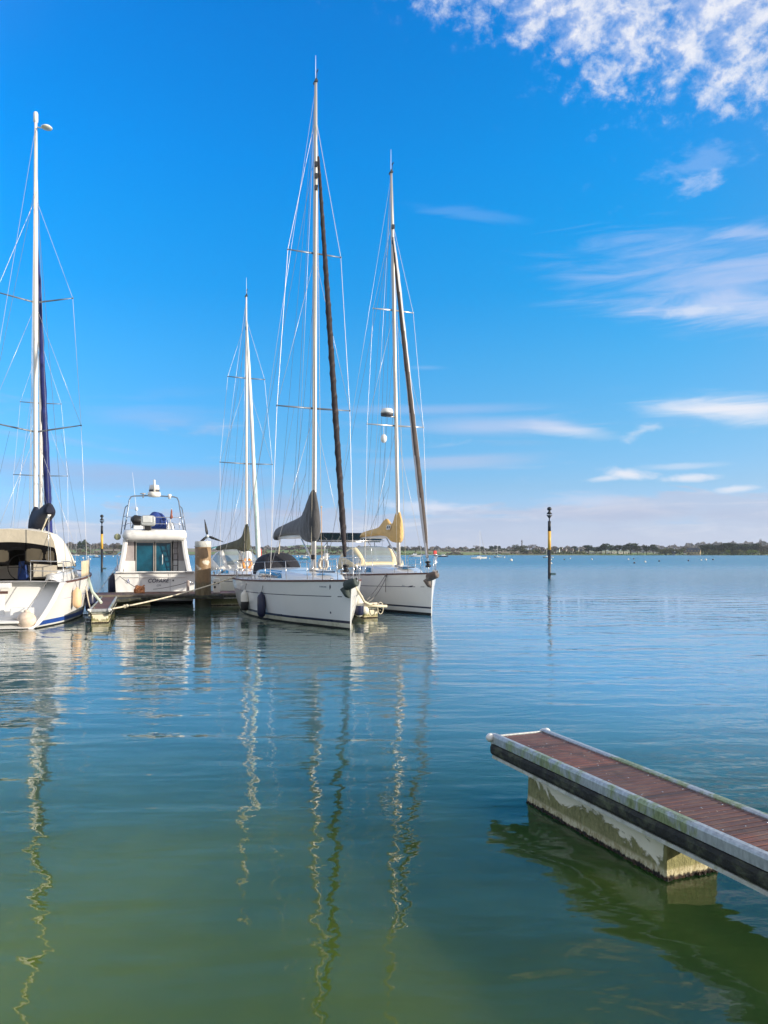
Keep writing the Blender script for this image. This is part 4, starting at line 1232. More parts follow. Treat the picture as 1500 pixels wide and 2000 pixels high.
# ------------------------------------------------------------------ flybridge motor cruiser
def motor_cruiser():
    hM = Vector((-.3096, .951)); YM = 34.0
    cx = (304 - CXP) / FPX * YM
    r = tag(empty('motor_cruiser', (cx, YM, 0), math.atan2(hM.y, hM.x)), 'white flybridge motor cruiser with glass cabin doors and a radar arch, stern to the viewer', 'motorboat')
    H = Hull(10.2, 3.55, 1.34, 2.05, tr=(0, .05), ov=.7, wl_stern=.90, deck_stern=.965)
    hb = MB()
    ts = [i / 36 for i in range(37)]
    for s_ in (1, -1):
        def zl(t): return [-.4, 0.0, .08, .42, .50, lerp(.5, H.sheer(t), .4), lerp(.5, H.sheer(t), .8), H.sheer(t)]
        hb.loft([[H.pt(t, z, s_) for z in zl(t)] for t in ts], closed=False, mats=lambda i, j: 1 if j < 2 else (2 if j == 3 else 0))
        a = [H.pt(0, z, s_) for z in zl(0)]
        hb.loft([a, [Vector((p.x, 0, p.z)) for p in a]], closed=False, smooth=False, mats=lambda i, j: 1 if j < 2 else 0)
    ho = hb.build('hull', [gel, antifoul, navy], r)
    dk = MB()
    for i in range(36):
        for j in range(8):
            f = [-1 + 2 * k / 8 for k in (j, j + 1)]
            if ts[i] < .13 and 1 <= j <= 6: continue
            dk.add([H.deck(ts[i], f[0]), H.deck(ts[i], f[1]), H.deck(ts[i + 1], f[1]), H.deck(ts[i + 1], f[0])], [(0, 3, 2, 1)], 0, True)
    dk.build('deck', gel_nonskid, r, recalc=False)
    fl = MB(); fl.box((.85, 0, .72), (1.55, 2.7, .05)); fl.build('cockpit_sole', teak, r)
    for s_ in (1, -1):
        rs_ = MB(); rs_.tube([H.deck(t, s_ * 1.005) - Vector((0, 0, .05)) for t in ts], .035, 8); rs_.build('rubbing_strake', mat('grey_rubber', (.30, .30, .31), .6), r)
    # transom mouldings
    tp = MB(); tp.box((-.0, 0, 1.385), (.26, 3.36, .06)); tp.build('transom_cap', gel, r, bevel=.02)
    ln = MB(); ln.box((-.018, 0, 1.16), (.03, 2.6, .035)); ln.build('transom_ridge', gel, r, bevel=.01)
    for yy in (.62, -.62):
        sm = MB(); sm.box((-.004, yy, .92), (.012, .014, .78)); sm.build('gate_seam', mat('seam_grey', (.3, .3, .33), .6), r)
    sp = MB()
    rr = []
    for i in range(13):
        y = lerp(-1.66, 1.66, i / 12); e = -.62 + .22 * abs(y / 1.66) ** 4
        rr.append([Vector((.02, y, .36)), Vector((.02, y, .48)), Vector((e, y, .48)), Vector((e - .03, y, .45)), Vector((e, y, .36))])
    sp.loft(rr); sp.build('swim_platform', gel, r, bevel=.0)
    # name and marks on the transom
    Mt = Matrix.Translation((-.012, -.0, 0)) @ Matrix.Rotation(R(90), 4, 'X')
    def on_transom(y, z): return Matrix.Translation((-.014, y, z)) @ Matrix.Rotation(R(-90), 4, 'Z') @ Matrix.Rotation(R(90), 4, 'X')
    ink = mat('lettering_navy', (.02, .02, .06), .5)
    text_mesh('boat_name', 'COFARE', .235, on_transom(-.10, .99), ink, r, .25, bold=.003)
    text_mesh('home_port', 'CM', .12, on_transom(-.12, .78), ink, r, .3)
    em = MB()
    o = Vector((-.016, 1.15, 1.0))
    em.add([o + Vector((0, .06 * math.cos(a) * k_, -.05 + .05 * math.sin(a) * k_)) for k_ in (1.0, .6) for a in [2 * math.pi * i / 16 for i in range(16)]], [(i, (i + 1) % 16, 16 + (i + 1) % 16, 16 + i) for i in range(16)])
    em.add([o + Vector((0, .035, .0)), o + Vector((0, -.005, .10)), o + Vector((0, -.03, .02))], [(0, 1, 2)])
    em.build('blue_emblem', bootblue, r)
    vt = MB(); vt.lathe([(.0, 0), (.035, 0), (.035, .01), (.0, .012)], (-.012, -.75, 1.0), 10, M=Matrix.Rotation(R(-90), 3, 'Y')); vt.build('drain_outlet', black, r)
    # cabin
    x0, x1 = 1.55, 6.4
    cb = MB()
    rings = []
    for x, wb, wt, zt in ((x0, 1.52, 1.34, 2.86), (3.0, 1.55, 1.36, 2.86), (4.6, 1.48, 1.28, 2.8), (5.4, 1.38, 1.2, 2.5), (6.4, 1.15, 1.0, 1.95), (7.6, .7, .6, 1.75)):
        zb = 1.28
        rings.append([Vector((x, s_ * y, z)) for s_, y, z in ((-1, wb, zb), (-1, lerp(wb, wt, .35), lerp(zb, zt, .35)), (-1, wt, lerp(zb, zt, .93)), (-1, wt - .12, zt), (1, wt - .12, zt), (1, wt, lerp(zb, zt, .93)), (1, lerp(wb, wt, .35), lerp(zb, zt, .35)), (1, wb, zb))])
    cb.loft(rings, closed=False, smooth=False)
    cab = cb.build('cabin', gel, r, bevel=.04)
    for s_ in (1, -1):
        sw = MB(); sw.add([Vector((2.0, s_ * 1.492, 1.9)), Vector((4.5, s_ * 1.44, 1.9)), Vector((4.2, s_ * 1.375, 2.55)), Vector((2.2, s_ * 1.412, 2.55))], [(0, 1, 2, 3)]); sw.build('side_window', winglass, cab)
        # aft pillars sweeping down to the side decks
        pl = MB()
        rows = []
        for i in range(9):
            f = i / 8; z = lerp(1.30, 2.86, f); y0 = lerp(1.50, 1.33, f) + .09 * (1 - f) ** 2.5
            xx = lerp(.95, 1.15, f)
            rows.append([Vector((xx, s_ * (y0 + .05), z)), Vector((xx - .03, s_ * (y0 - .06), z)), Vector((xx + .0, s_ * (y0 - .17), z)), Vector((x0 + .1, s_ * (y0 - .17), z)), Vector((x0 + .1, s_ * (y0 + .05), z))])
        pl.loft(rows, smooth=False); pl.build('aft_pillar', gel, cab, bevel=.02)
    # aft bulkhead with sliding doors
    X0 = x0 - .02
    for (ya, yb, za, zb) in ((.86, 1.36, 1.25, 1.86), (-1.36, -.78, 1.25, 1.86), (.86, 1.36, 2.74, 2.86), (-1.36, -.78, 2.74, 2.86), (-.78, .86, 2.74, 2.86)):
        bk = MB(); bk.box((X0, (ya + yb) / 2, (za + zb) / 2), (.08, yb - ya, zb - za)); bk.build('aft_bulkhead', gel, cab)
    for (ya, yb) in ((.90, 1.32), (-1.32, -.82)):
        sd = MB(); sd.box((X0, (ya + yb) / 2, 2.30), (.03, yb - ya, .88)); sd.build('side_light', mat('taupe_blind', (.36, .32, .32), .4, coat=.5), cab)
    tealg = mat('teal_tinted_glass', (.004, .070, .115), .10, var=.6, vscale=1.1, coat=.1, spec=.35)
    for (ya, yb) in ((.02, .84), (-.76, -.02)):
        dr = MB()
        dr.box((X0 - .02, ya + .02, 1.99), (.05, .04, 1.5)); dr.box((X0 - .02, yb - .02, 1.99), (.05, .04, 1.5))
        dr.box((X0 - .02, (ya + yb) / 2, 2.715), (.05, yb - ya - .08, .045)); dr.box((X0 - .02, (ya + yb) / 2, 1.27), (.05, yb - ya - .08, .045))
        d_ = dr.build('sliding_door', mat('bronze_frame', (.45, .42, .38), .35, .4), cab)
        gp = MB(); gp.box((X0, (ya + yb) / 2, 1.99), (.02, yb - ya - .08, 1.40)); gp.build('glass_pane', tealg, d_)
    gr = MB(); gr.tube([(X0 - .07, -.34, 1.7), (X0 - .09, -.34, 1.75), (X0 - .09, -.34, 2.1), (X0 - .07, -.34, 2.15)], .018, 8); gr.build('grab_handle', gel, cab)
    # ladder to the flybridge
    ld = MB()
    for yy in (-.80, -1.02): ld.tube([(X0 - .15, yy, 1.25), (X0 - .45, yy, 2.85)], .02, 8)
    for k in range(6):
        f = (k + .5) / 6; ld.box((lerp(X0 - .15, X0 - .45, f), -.91, lerp(1.25, 2.85, f)), (.10, .24, .03))
    ld.build('ladder', black, r)
    # flybridge moulding
    fb = MB()
    def outline(x, w, z): return [Vector((x, -w, z)), Vector((x, w, z))]
    rings = []
    K = 24
    def loop(inset, z, rx=0.0):
        pts = []
        xa, xb, w = .75 + inset + rx, 5.4 - inset, 1.41 - inset
        for (cx_, cy_, a0) in ((xa + .35, -w + .35, 180), (xb - .8, -w + .5, 270), (xb - .8, w - .5, 0), (xa + .35, w - .35, 90)):
            rr_ = .35 if cx_ < 2 else .5
            for k in range(7):
                a = R(a0 + 15 * k); pts.append(Vector((cx_ + rr_ * math.cos(a) * (1 if cx_ < 2 else 1.6), cy_ + rr_ * math.sin(a), z)))
        return pts
    fb.loft([loop(.10, 2.80, -.0), loop(.02, 2.90), loop(.0, 2.98), loop(.0, 3.10), loop(.04, 3.26, .05), loop(.16, 3.30, .06), loop(.22, 3.0, .08)], caps=(True, True))
    f_ = fb.build('flybridge', gel, r)
    cn = MB(); cn.box((3.9, 0, 3.35), (.9, 2.1, .72), taper=.85); cn.build('helm_console', gel, f_, bevel=.06)
    ws = MB(); ws.add([Vector((4.5, y, z)) + Vector((x, 0, 0)) for y, z, x in ((-1.05, 3.45, 0), (1.05, 3.45, 0), (.95, 3.75, -.25), (-.95, 3.75, -.25))], [(0, 1, 2, 3)]); ws.build('windscreen', glass('smoked_screen', (.3, .33, .35), .5), f_)
    # aft rail
    ra = MB()
    for z, r_ in ((3.85, .016), (3.55, .013)):
        w = 1.18
        ra.tube([(1.9, w + .06, z - .02), (1.0, w, z), (.92, w - .12, z), (.92, -w + .12, z), (1.0, -w, z), (1.9, -w - .06, z - .02)], r_, 8)
    for y in (-1.06, -.5, .5, 1.06): ra.tube([(.92, y, 3.26), (.92, y, 3.85)], .013, 8)
    ra.build('aft_rail', steel, f_)
    # radar arch
    ar = MB()
    xa = 2.3
    ar.tube([(xa - .2, 1.34, 3.25), (xa, 1.23, 3.9), (xa + .15, 1.12, 4.70), (xa + .17, 1.04, 4.86), (xa + .17, .9, 4.90), (xa + .17, 0, 4.94), (xa + .17, -.9, 4.90), (xa + .17, -1.04, 4.86), (xa + .15, -1.12, 4.70), (xa, -1.23, 3.9), (xa - .2, -1.34, 3.25)], .032, 10)
    for s_ in (1, -1):
        ar.tube([(xa + .7, s_ * 1.50, 3.1), (xa + .75, s_ * 1.40, 3.9), (xa + .7, s_ * 1.30, 4.40), (xa + .5, s_ * 1.22, 4.46), (xa + .12, s_ * 1.14, 4.46)], .024, 8)
        for z, yo in ((3.95, 1.22), (3.5, 1.29)): ar.tube([(xa - .02, s_ * yo, z), (xa + .74, s_ * (yo + .17), z)], .016, 6)
    arch_ = ar.build('radar_arch', mat('arch_tube', (.20, .24, .30), .3, .5), r)
    rd = MB(); X1 = xa + .17
    rd.lathe([(.10, 4.86), (.26, 4.88), (.30, 4.95), (.30, 5.05), (.27, 5.11), (.05, 5.12)], (X1, 0, 0), 20); rd.build('radar_dome', gel_old, arch_)
    rd = MB(); rd.lathe([(.24, 5.13), (.245, 5.20)], (X1, 0, 0), 20, M=None); rd.build('scanner_band', mat('dark_band', (.06, .06, .07), .5), arch_)
    rd = MB(); rd.lathe([(.22, 5.20), (.245, 5.23), (.22, 5.42), (.18, 5.44), (.02, 5.45)], (X1, 0, 0), 20); rd.build('satellite_dome', gel, arch_)
    rd = MB(); rd.lathe([(.05, 5.10), (.05, 5.50), (.045, 5.51), (.05, 5.66), (.01, 5.67)], (X1 - .24, 0, 0), 10); rd.build('anchor_light', gel_old, arch_)
    ms = MB(); ms.lathe([(.03, 4.82), (.03, 4.98), (.15, 5.0), (.13, 5.03), (.02, 5.06)], (X1, .50, 0), 14); ms.build('mushroom_antenna', mat('grey_plastic', (.35, .36, .38), .5), arch_)
    ms = MB(); ms.lathe([(.06, 4.80), (.07, 4.90), (.09, 4.92), (.085, 5.02), (.02, 5.03)], (X1, -.70, 0), 14); ms.build('gps_antenna', gel, arch_)
    wa = MB(); wa.tube([(xa + .2, .72, 3.6), (xa + .2, .80, 4.2), (xa + .2, .98, 6.0)], [.014, .012, .006], 6); wa.lathe([(.02, 4.2), (.07, 4.23), (.07, 4.33), (.03, 4.38)], (xa + .2, .80, 0), 10); wa.build('whip_antenna', mat_whip, r)
    sl_ = MB(); sl_.lathe([(.02, -.05), (.13, -.04), (.15, .06), (.12, .10), (.02, .11)], (1.2, 1.62, 2.95), 14, M=Matrix.Rotation(R(-90), 3, 'Y')); sl_.tube([(1.2, 1.5, 2.9), (1.2, 1.6, 2.95)], .03, 6); sl_.build('searchlight', mat('olive_lamp', (.35, .36, .22), .4), r)
    # bow rails
    br = MB()
    for s_ in (1, -1):
        pts = [H.deck(t, s_ * .96) + Vector((0, 0, .62 if t > .28 else .62 * (t - .2) / .08)) for t in [.2, .28, .4, .55, .7, .82, .92, .99]]
        br.tube(pts, .015, 8)
        for t in (.28, .4, .55, .7, .82, .92): br.tube([H.deck(t, s_ * .96), H.deck(t, s_ * .96) + Vector((0, 0, .62))], .012, 6)
    br.build('bow_rail', steel, r)
    return r, H
MCR, HMC = motor_cruiser()
def mc(p): return world_of(MCR, p)

# outboard engine and blue covered bundle carried on the flybridge rail
ob = tag(empty('outboard_motor', mc((.82, .32, 3.30)), MCR.rotation_euler[2]), 'grey and black outboard motor clamped on the flybridge rail', 'outboard')
o_ = MB()
def sgnp(v, p): return math.copysign(abs(v) ** p, v)
o_.loft([[Vector((x, w * sgnp(math.cos(a), .45), .34 + hh * sgnp(math.sin(a), .5))) for a in [2 * math.pi * k / 24 for k in range(24)]] for x, w, hh in ((-.16, .24, .17), (-.14, .28, .21), (.02, .30, .23), (.2, .28, .22), (.26, .22, .17))])
o_.build('cowling', mat('outboard_grey', (.42, .44, .44), .35, .2, var=.1), ob)
o_ = MB(); o_.box((-.17, .02, .40), (.03, .36, .26)); o_.build('cowling_panel', mat('outboard_light', (.58, .60, .60), .4), ob, bevel=.02)
o_ = MB(); o_.box((.05, -.0, .05), (.22, .26, .18)); o_.tube([(.02, .26, .34), (.02, .50, .36), (.04, .52, .35)], [.20, .22, .17], 14); o_.build('bracket', black, ob, bevel=.02)
ob.scale = (1.15, 1.15, 1.1)
bt = MB()
rnd = random.Random(4)
rings = []
for i in range(13):
    f = i / 12; y = lerp(.42, -.58, f)
    hh = .80 * math.sin(math.pi * (.10 + .80 * f)) ** .6
    ring = []
    for k in range(16):
        a = math.pi * 2 * k / 16
        ring.append(Vector((.05 + .24 * math.cos(a), y + rnd.uniform(-.02, .02), .02 + max(0, .5 + .5 * math.sin(a)) * hh * (1 + rnd.uniform(-.04, .04)))))
    rings.append(ring)
bt.loft(rings)
b_ = bt.build('covered_bundle', bluecloth)
b_.location = mc((1.30, .02, 3.30)); b_.rotation_euler = (0, 0, MCR.rotation_euler[2])
tag(b_, 'rolled bundle wrapped in bright blue cover behind the outboard', 'cover bundle')
fg = tag(empty('ensign_staff', mc((.95, -.62, 3.30)), MCR.rotation_euler[2]), 'short flagstaff with a furled red and brown ensign on the flybridge rail', 'flag')
s_ = MB(); s_.tube([(0, 0, 0), (-.08, -.10, .95)], .014, 8); s_.build('staff', gel_old, fg)
s_ = MB(); s_.tube([(-.045, -.06, .48), (-.06, -.10, .55), (-.065, -.09, .68), (-.07, -.10, .82), (-.078, -.10, .92)], [.03, .075, .045, .04, .02], 8); s_.build('furled_flag', mat('furled_ensign', (.28, .10, .07), .85, var=.4, vscale=8), fg)
# ------------------------------------------------------------------ walkway, fingers, pile
DD = Vector((.95, .312)).normalized()
dock0 = Vector((-11.0, 31.0)) - DD * 9.0 + Vector((-DD.y, DD.x)) * 1.15
WALK = finger('walkway_pontoon', 'long main pontoon walkway running behind the moored yachts', dock0, math.atan2(DD.y, DD.x), 21.0, 2.3, .52,
    [(a, a + 2.3, 1.9, .3) for a in (1.0, 4.6, 8.2, 12.6, 16.4)], railm=timber)
fl_dir = Vector((-.30, .954)).normalized()
tipA = W(194.5, 1189, .46)
FA = finger('finger_pontoon', 'short wood topped finger pontoon beside the large yacht at the left', tipA, math.atan2(fl_dir.y, fl_dir.x), 7.4, .62, .46, [(.14, 1.9, .50, .27), (4.6, 6.3, .50, .27)])
fm_dir = Vector((-.36, .933)).normalized()
tipB = W(727, 1181, .46)
FBm = finger('finger_pontoon', 'finger pontoon tip showing between the two white yacht bows', tipB, math.atan2(fm_dir.y, fm_dir.x), 8.6, .62, .46, [(.14, 1.9, .50, .27), (5.0, 6.8, .50, .27)])
# triangular gusset plates where the left finger meets the walkway
for o_, w_ in ((FA, .31),):
    for s_ in (1, -1):
        gp = MB(); gp.prism([Vector((7.35, s_ * w_, .30)), Vector((5.7, s_ * w_, .30)), Vector((7.35, s_ * (w_ + 1.5), .30))], (0, 0, .12)); gp.build('corner_gusset', rubber, o_, bevel=.01)
hoop = MB()
hoop.tube([Vector((-.05, -.28 + .10 * math.cos(a), .34 + .20 * math.sin(a))) for a in [2 * math.pi * k / 20 for k in range(21)]], .014, 6, caps=False); hoop.build('mooring_hoop', rope_w, FBm)
tb = MB(); tb.tube([(-.04, .30, .43), (-.04, -.52, .40)], .045, 10); tb.build('end_bumper', mat('cream_bumper', (.70, .62, .45), .6), FBm)

# pile with its collar
pm = bpy.data.materials.new('pile_coating'); pm.use_nodes = True
nt = pm.node_tree; b = nt.nodes['Principled BSDF']
c = ncoord(nt, 'Object'); x, y, z = nsep(nt, c)
n1 = nnoise(nt, nmap(nt, c, (3, 3, 1.2)), 1.0, 6, .65); n2 = nnoise(nt, nmap(nt, c, (9, 9, 2)), 1.0, 5, .6)
col = nmix(nt, n1.step(.3, .7), (.20, .125, .065), (.31, .20, .10))
col = nmix(nt, n2.step(.55, .75) * .5, col, (.28, .19, .11))
col = nmix(nt, (n1 - .5 + (1.05 - z) * 1.6).step(-.08, .10), col, nmix(nt, n2.step(.35, .65), (.10, .075, .04), (.19, .15, .085)))
col = nmix(nt, ((n1 - .5) * .5 + (.30 - z) * 3).step(-.1, .1), col, (.035, .04, .018))
gs = nnoise(nt, nmap(nt, c, (2.2, 2.2, 3.0), (0, 0, 0), (.4, 0, .2)), 1.0, 3, .5)
col = nmix(nt, gs.step(.62, .68) * (z - 1.3).step(0, .2) * .8, col, (.66, .60, .50))
col = nmix(nt, (z - 2.47).step(0, .02), col, (.58, .57, .52))
_set(nt, b.inputs['Base Color'], col); b.inputs['Roughness'].default_value = .55
pl_ = P(396.5, 1100, 31.55)
pile = tag(empty('mooring_pile', (pl_.x, 31.55, 0)), 'thick tan coloured mooring pile with a pale grey cap in front of the walkway', 'pile')
p_ = MB(); p_.lathe([(.325, -1.5), (.325, .0), (.326, .5), (.325, 1.0), (.325, 1.5), (.325, 2.0), (.325, 2.46)], (0, 0, 0), 32); p_.build('shaft', pm, pile)
p_ = MB(); p_.lathe([(.325, 2.46), (.329, 2.465), (.329, 2.68), (.315, 2.70), (.02, 2.705)], (0, 0, 0), 32); p_.build('cap', mat('pile_cap', (.55, .55, .52), .6, dirt=(.4, .38, .33)), pile)
cl = MB()
for r0, z0, z1 in ((.42, .36, .50),):
    n = 28
    for k in range(n):
        a, b_ = 2 * math.pi * k / n, 2 * math.pi * (k + 1) / n
        q_ = [Vector((r * math.cos(t), r * math.sin(t), zz)) for t, r, zz in ((a, .36, z0), (b_, .36, z0), (b_, .47, z0), (a, .47, z0), (a, .36, z1), (b_, .36, z1), (b_, .47, z1), (a, .47, z1))]
        cl.add(q_, [(3, 2, 1, 0), (4, 5, 6, 7), (0, 1, 5, 4), (2, 3, 7, 6)])
cl.box((-.55, .30, .43), (.16, 1.1, .13)); cl.box((.55, .30, .43), (.16, 1.1, .13)); cl.box((-.0, -.50, .43), (1.9, .10, .13))
co_ = cl.build('pile_collar', rubber, WALK)
co_.matrix_parent_inverse = (Matrix.Translation(WALK.location) @ Matrix.Rotation(WALK.rotation_euler[2], 4, 'Z')).inverted()
co_.location = (pl_.x, 31.55, 0)

# service pedestal, tap post, heap of rope on the walkway
def on_walk(px, off, z=.53):
    "point on the walkway seen in column px, off metres behind its front edge"
    a = Vector((-11.0, 31.0)) + Vector((-DD.y, DD.x)) * off
    k = (px - CXP) / FPX
    # a + s*DD with X = k*Y
    s = (k * a.y - a.x) / (DD.x - k * DD.y)
    q_ = a + DD * s
    return Vector((q_.x, q_.y, z))
pd = tag(empty('service_pedestal', on_walk(423, .5), .2), 'white service pedestal with black sockets on the walkway behind the pile', 'power pedestal')
q_ = MB(); q_.box((0, 0, .28), (.30, .22, .56)); q_.box((0, 0, .58), (.24, .18, .05)); q_.build('housing', gel_old, pd, bevel=.03)
for (xx, zz) in ((-.07, .42), (-.07, .24), (.08, .42)):
    q_ = MB(); q_.box((xx, -.115, zz), (.075, .02, .09)); q_.build('socket', black, pd, bevel=.008)
tp = tag(empty('water_tap_post', on_walk(367, .55), .2), 'slim pinkish water tap post standing on the walkway left of the pile', 'tap')
q_ = MB(); q_.box((0, 0, .27), (.13, .12, .54), taper=.9); q_.lathe([(.10, 0), (.10, .05), (.07, .08)], (0, 0, 0), 12); q_.build('post', mat('pink_grey_post', (.52, .43, .39), .6), tp, bevel=.02)
q_ = MB(); q_.tube([(-.16, -.02, .46), (.16, -.02, .46)], .016, 6); q_.sphere((.16, -.02, .46), .03, n=8); q_.build('tap_handle', steel, tp)
hp = MB(); rnd = random.Random(8)
pts = []
for i in range(150):
    a = i * .55; r_ = .06 + .13 * abs(math.sin(i * .37)) ; pts.append(Vector((r_ * math.cos(a) * 1.1, r_ * math.sin(a) * .7, .05 + .32 * (i / 150) * (.55 + .45 * math.sin(i * .9)))))
hp.tube(pts, .028, 6)
ho_ = hp.build('rope_heap', rope_o); ho_.location = on_walk(272, .35)
tag(ho_, 'heap of orange brown rope on the walkway edge behind the left finger', 'rope')

# ------------------------------------------------------------------ fenders
def fender(kind, at, length, r, m, label, hang, m2=None, parent_rot=0.0, group=None):
    f = tag(empty('fender', at), label, 'fender', group)
    b_ = MB()
    if kind == 'ball':
        b_.sphere((0, 0, 0), r, n=24, sc=(1, 1, .97)); b_.lathe([(r * .30, r * .88), (r * .26, r * 1.08), (r * .16, r * 1.16), (.01, r * 1.17)], (0, 0, 0), 14)
        topz = r * 1.15
    else:
        h = length / 2
        prof = [(.01, -h - .02), (r * .35, -h), (r * .8, -h + r * .35), (r, -h + r * .9), (r * 1.02, 0), (r, h - r * .9), (r * .8, h - r * .35), (r * .35, h), (r * .28, h + .05), (.01, h + .06)]
        b_.lathe(prof, (0, 0, 0), 18, mats=(lambda i, j: 1 if 1 < i < 4 else 0) if m2 else None)
        topz = h + .05
    b_.build('body', [m] + ([m2] if m2 else []), f)
    l_ = MB(); l_.tube([Vector((0, 0, topz - .02)), Vector(hang) - Vector(at)], .009, 6); l_.build('lanyard', rope_d, f)
    return f
a_corner = world_of(yA, (1.2, -1.55, 1.32))
fender('ball', W(44, 1229, .0) + Vector((.0, .25, .24)), 0, .265, fend_ball, 'dirty pale ball fender hanging low at the stern corner of the left yacht', world_of(yA, (1.15, -1.30, 1.45)))
def hull_at(o, H, x, z, side, off):
    t = H.t_at(x)
    return world_of(o, H.pt(t, z, side, off)), world_of(o, H.deck(t, side * .96) + Vector((0, 0, .1)))
p, hng = hull_at(yA, HA, 3.0, .74, -1, .17); fender('cyl', p, .62, .135, fend_o, 'peach coloured cylindrical fender on the side of the left yacht', hng)
p, hng = hull_at(yA, HA, 5.4, .50, -1, .20); fender('cyl', p, .8, .17, fend_n, 'dark navy fender squeezed between the left yacht and its finger pontoon', hng)
p, hng = hull_at(yC, HC, 4.2, .50, -1, .13); fender('cyl', p, .72, .135, fend_w, 'white fender with a black sleeve, aft on the charcoal covered yacht', hng, black)
p, hng = hull_at(yC, HC, 6.15, .48, -1, .14); fender('cyl', p, .78, .14, fend_n, 'navy fender hanging amidships on the charcoal covered yacht', hng)
p, hng = hull_at(yC, HC, LC - 2.9, .48, 1, .14); fender('cyl', p, .75, .15, fend_w, 'white and navy fender just behind the bow of the charcoal covered yacht', hng, fend_n)
fender('ball', tipB + Vector((-.26, -.12, -.18)), 0, .15, fend_w, 'small white ball fender tied to the finger pontoon tip between the yachts', tipB + Vector((-.2, .1, .02)))
p, hng = hull_at(MCR, HMC, 1.4, .75, 1, .22); fender('cyl', p, 1.0, .2, fend_n, 'dark navy fender hanging on the port quarter of the motor cruiser', hng)

# ------------------------------------------------------------------ mooring ropes
def rope(label, pts, r, m, knot=None):
    l_ = MB(); l_.tube(pts, r, 8)
    if knot is not None: l_.sphere(knot, r * 2.6, n=8); l_.sphere(Vector(knot) + Vector((r * 3, 0, r)), r * 2.2, n=8)
    return tag(l_.build('mooring_rope', m), label, 'rope')
ra_ = tipA + Vector((.30, .25, -.02)); rb_ = world_of(yC, HC.deck(.03, -.95) + Vector((0, 0, .05)))
pts = sag(ra_, rb_, .10, 24)
rope('long cream mooring rope stretched from the left finger pontoon across to the charcoal covered yacht', pts, .026, rope_w, pts[2])
pb_ = world_of(yC, HC.deck(.985, .8) + Vector((0, 0, -.10))); pe_ = tipB + Vector((-.02, .15, .02))
rope('thick cream mooring rope curving from the nearest bow down to the finger pontoon', [pb_, pb_.lerp(pe_, .3) + Vector((-.02, 0, -.05)), pb_.lerp(pe_, .6) + Vector((-.03, 0, -.16)), pb_.lerp(pe_, .85) + Vector((0, 0, -.10)), pe_, pe_ + Vector((.18, .1, .0))], .040, rope_w)
dc = world_of(yD, HD.deck(.80, -.97) + Vector((0, 0, .04)))
fe = tipB + Vector((-.25, 1.2, .03))
rope('upper grey mooring line from the tan covered yacht to the finger pontoon', sag(dc, fe, .06), .014, rope_d)
rope('lower grey mooring line from the tan covered yacht, sagging to the finger pontoon', sag(dc + Vector((.03, 0, -.03)), fe + Vector((.08, -.2, 0)), .18), .017, rope_d)
rope('short dark rope end hanging straight down the bow side of the tan covered yacht', [dc + Vector((-.03, -.06, -.02)), dc + Vector((-.04, -.07, -.70))], .013, rope_d)
mq = mc((.05, 1.5, 1.2)); rope('dark stern line from the motor cruiser to the walkway behind the rope heap', sag(mq, on_walk(285, .7, .56), .05), .014, rope_d)
mq2 = mc((.05, -1.5, 1.0)); rope('thin stern line from the motor cruiser to the water tap post', sag(mc((0, .1, .62)), on_walk(366, .6, .98), .04), .012, rope_d)
aq = world_of(yA, HA.deck(.34, -1.0)); rope('pale green mooring strap from the left yacht down to its finger pontoon', [aq, aq.lerp(Vector((tipA.x - 1.1, tipA.y + 2.6, .5)), .6) + Vector((0, 0, .0)), Vector((tipA.x - .9, tipA.y + 2.6, .48))], .05, mat('pale_green_webbing', (.52, .60, .52), .7, var=.15))
aq = world_of(yA, HA.deck(.30, -1.0) + Vector((0, 0, -.3)));  rope('slack cream rope loop hanging at the left yacht beside the finger pontoon', sag(aq, tipA + Vector((-.35, .5, -.02)), .35), .02, rope_w)
mq3 = mc((1.0, 1.75, 1.45)); rope('dark spring line slanting from the motor cruiser rail down to the walkway on its left', sag(mq3, on_walk(190, 1.0, .56), .02), .012, rope_d)

# ------------------------------------------------------------------ gear on the yachts
# D : solar panels on a stern gantry, tall pole, outboard on the rail
gt = MB()
for s_ in (1, -1):
    gt.tube([(.25, s_ * 1.15, 1.25), (.15, s_ * 1.15, 2.55), (.10, s_ * 1.0, 2.75)], .02, 8); gt.tube([(.9, s_ * 1.25, 1.25), (.6, s_ * 1.15, 2.72)], .018, 8)
gt.tube([(.10, -1.6, 2.75), (.10, 1.6, 2.75)], .02, 8); gt.tube([(.75, -1.6, 2.80), (.75, 1.6, 2.80)], .02, 8)
gan = gt.build('stern_gantry', steel, yD)
for k, yy in enumerate((-1.05, 0.03, 1.11)):
    sp = MB(); Mx = Matrix.Rotation(R(-24), 3, 'Y'); sp.box((.42, yy, 2.95), (.95, 1.04, .035), rot=Mx)
    pnl = sp.build('solar_panel', solar, gan)
    g_ = MB()
    for u in (-.52, .52): g_.box(Vector((.42, yy + u, 2.955)), (.96, .05, .045), rot=Mx)
    for u in (-.26, 0, .26): g_.box(Vector((.42, yy + u, 2.972)), (.94, .006, .006), rot=Mx)
    g_.build('panel_frame', alu, pnl)
pole = MB(); pole.tube([(.05, -1.25, 1.3), (.02, -1.28, 4.35)], [.03, .022], 8); pole.sphere((.02, -1.28, 4.38), .05, n=8); pole.build('radar_pole', mat('tan_pole', (.50, .33, .24), .5), yD)
rd = MB(); zR = 7.55; q0 = MD(zR)
rd.lathe([(.10, -.02), (.24, .0), (.25, .08), (.24, .09)], q0 + Vector((.12, -.42, 0)), 18); rb = rd.build('radar_base', mat('dark_band', (.06, .06, .07), .5), yD)
rd = MB(); rd.lathe([(.245, .09), (.25, .16), (.22, .26), (.12, .29), (.01, .30)], q0 + Vector((.12, -.42, 0)), 18); rd.build('radar_dome', gel, rb)
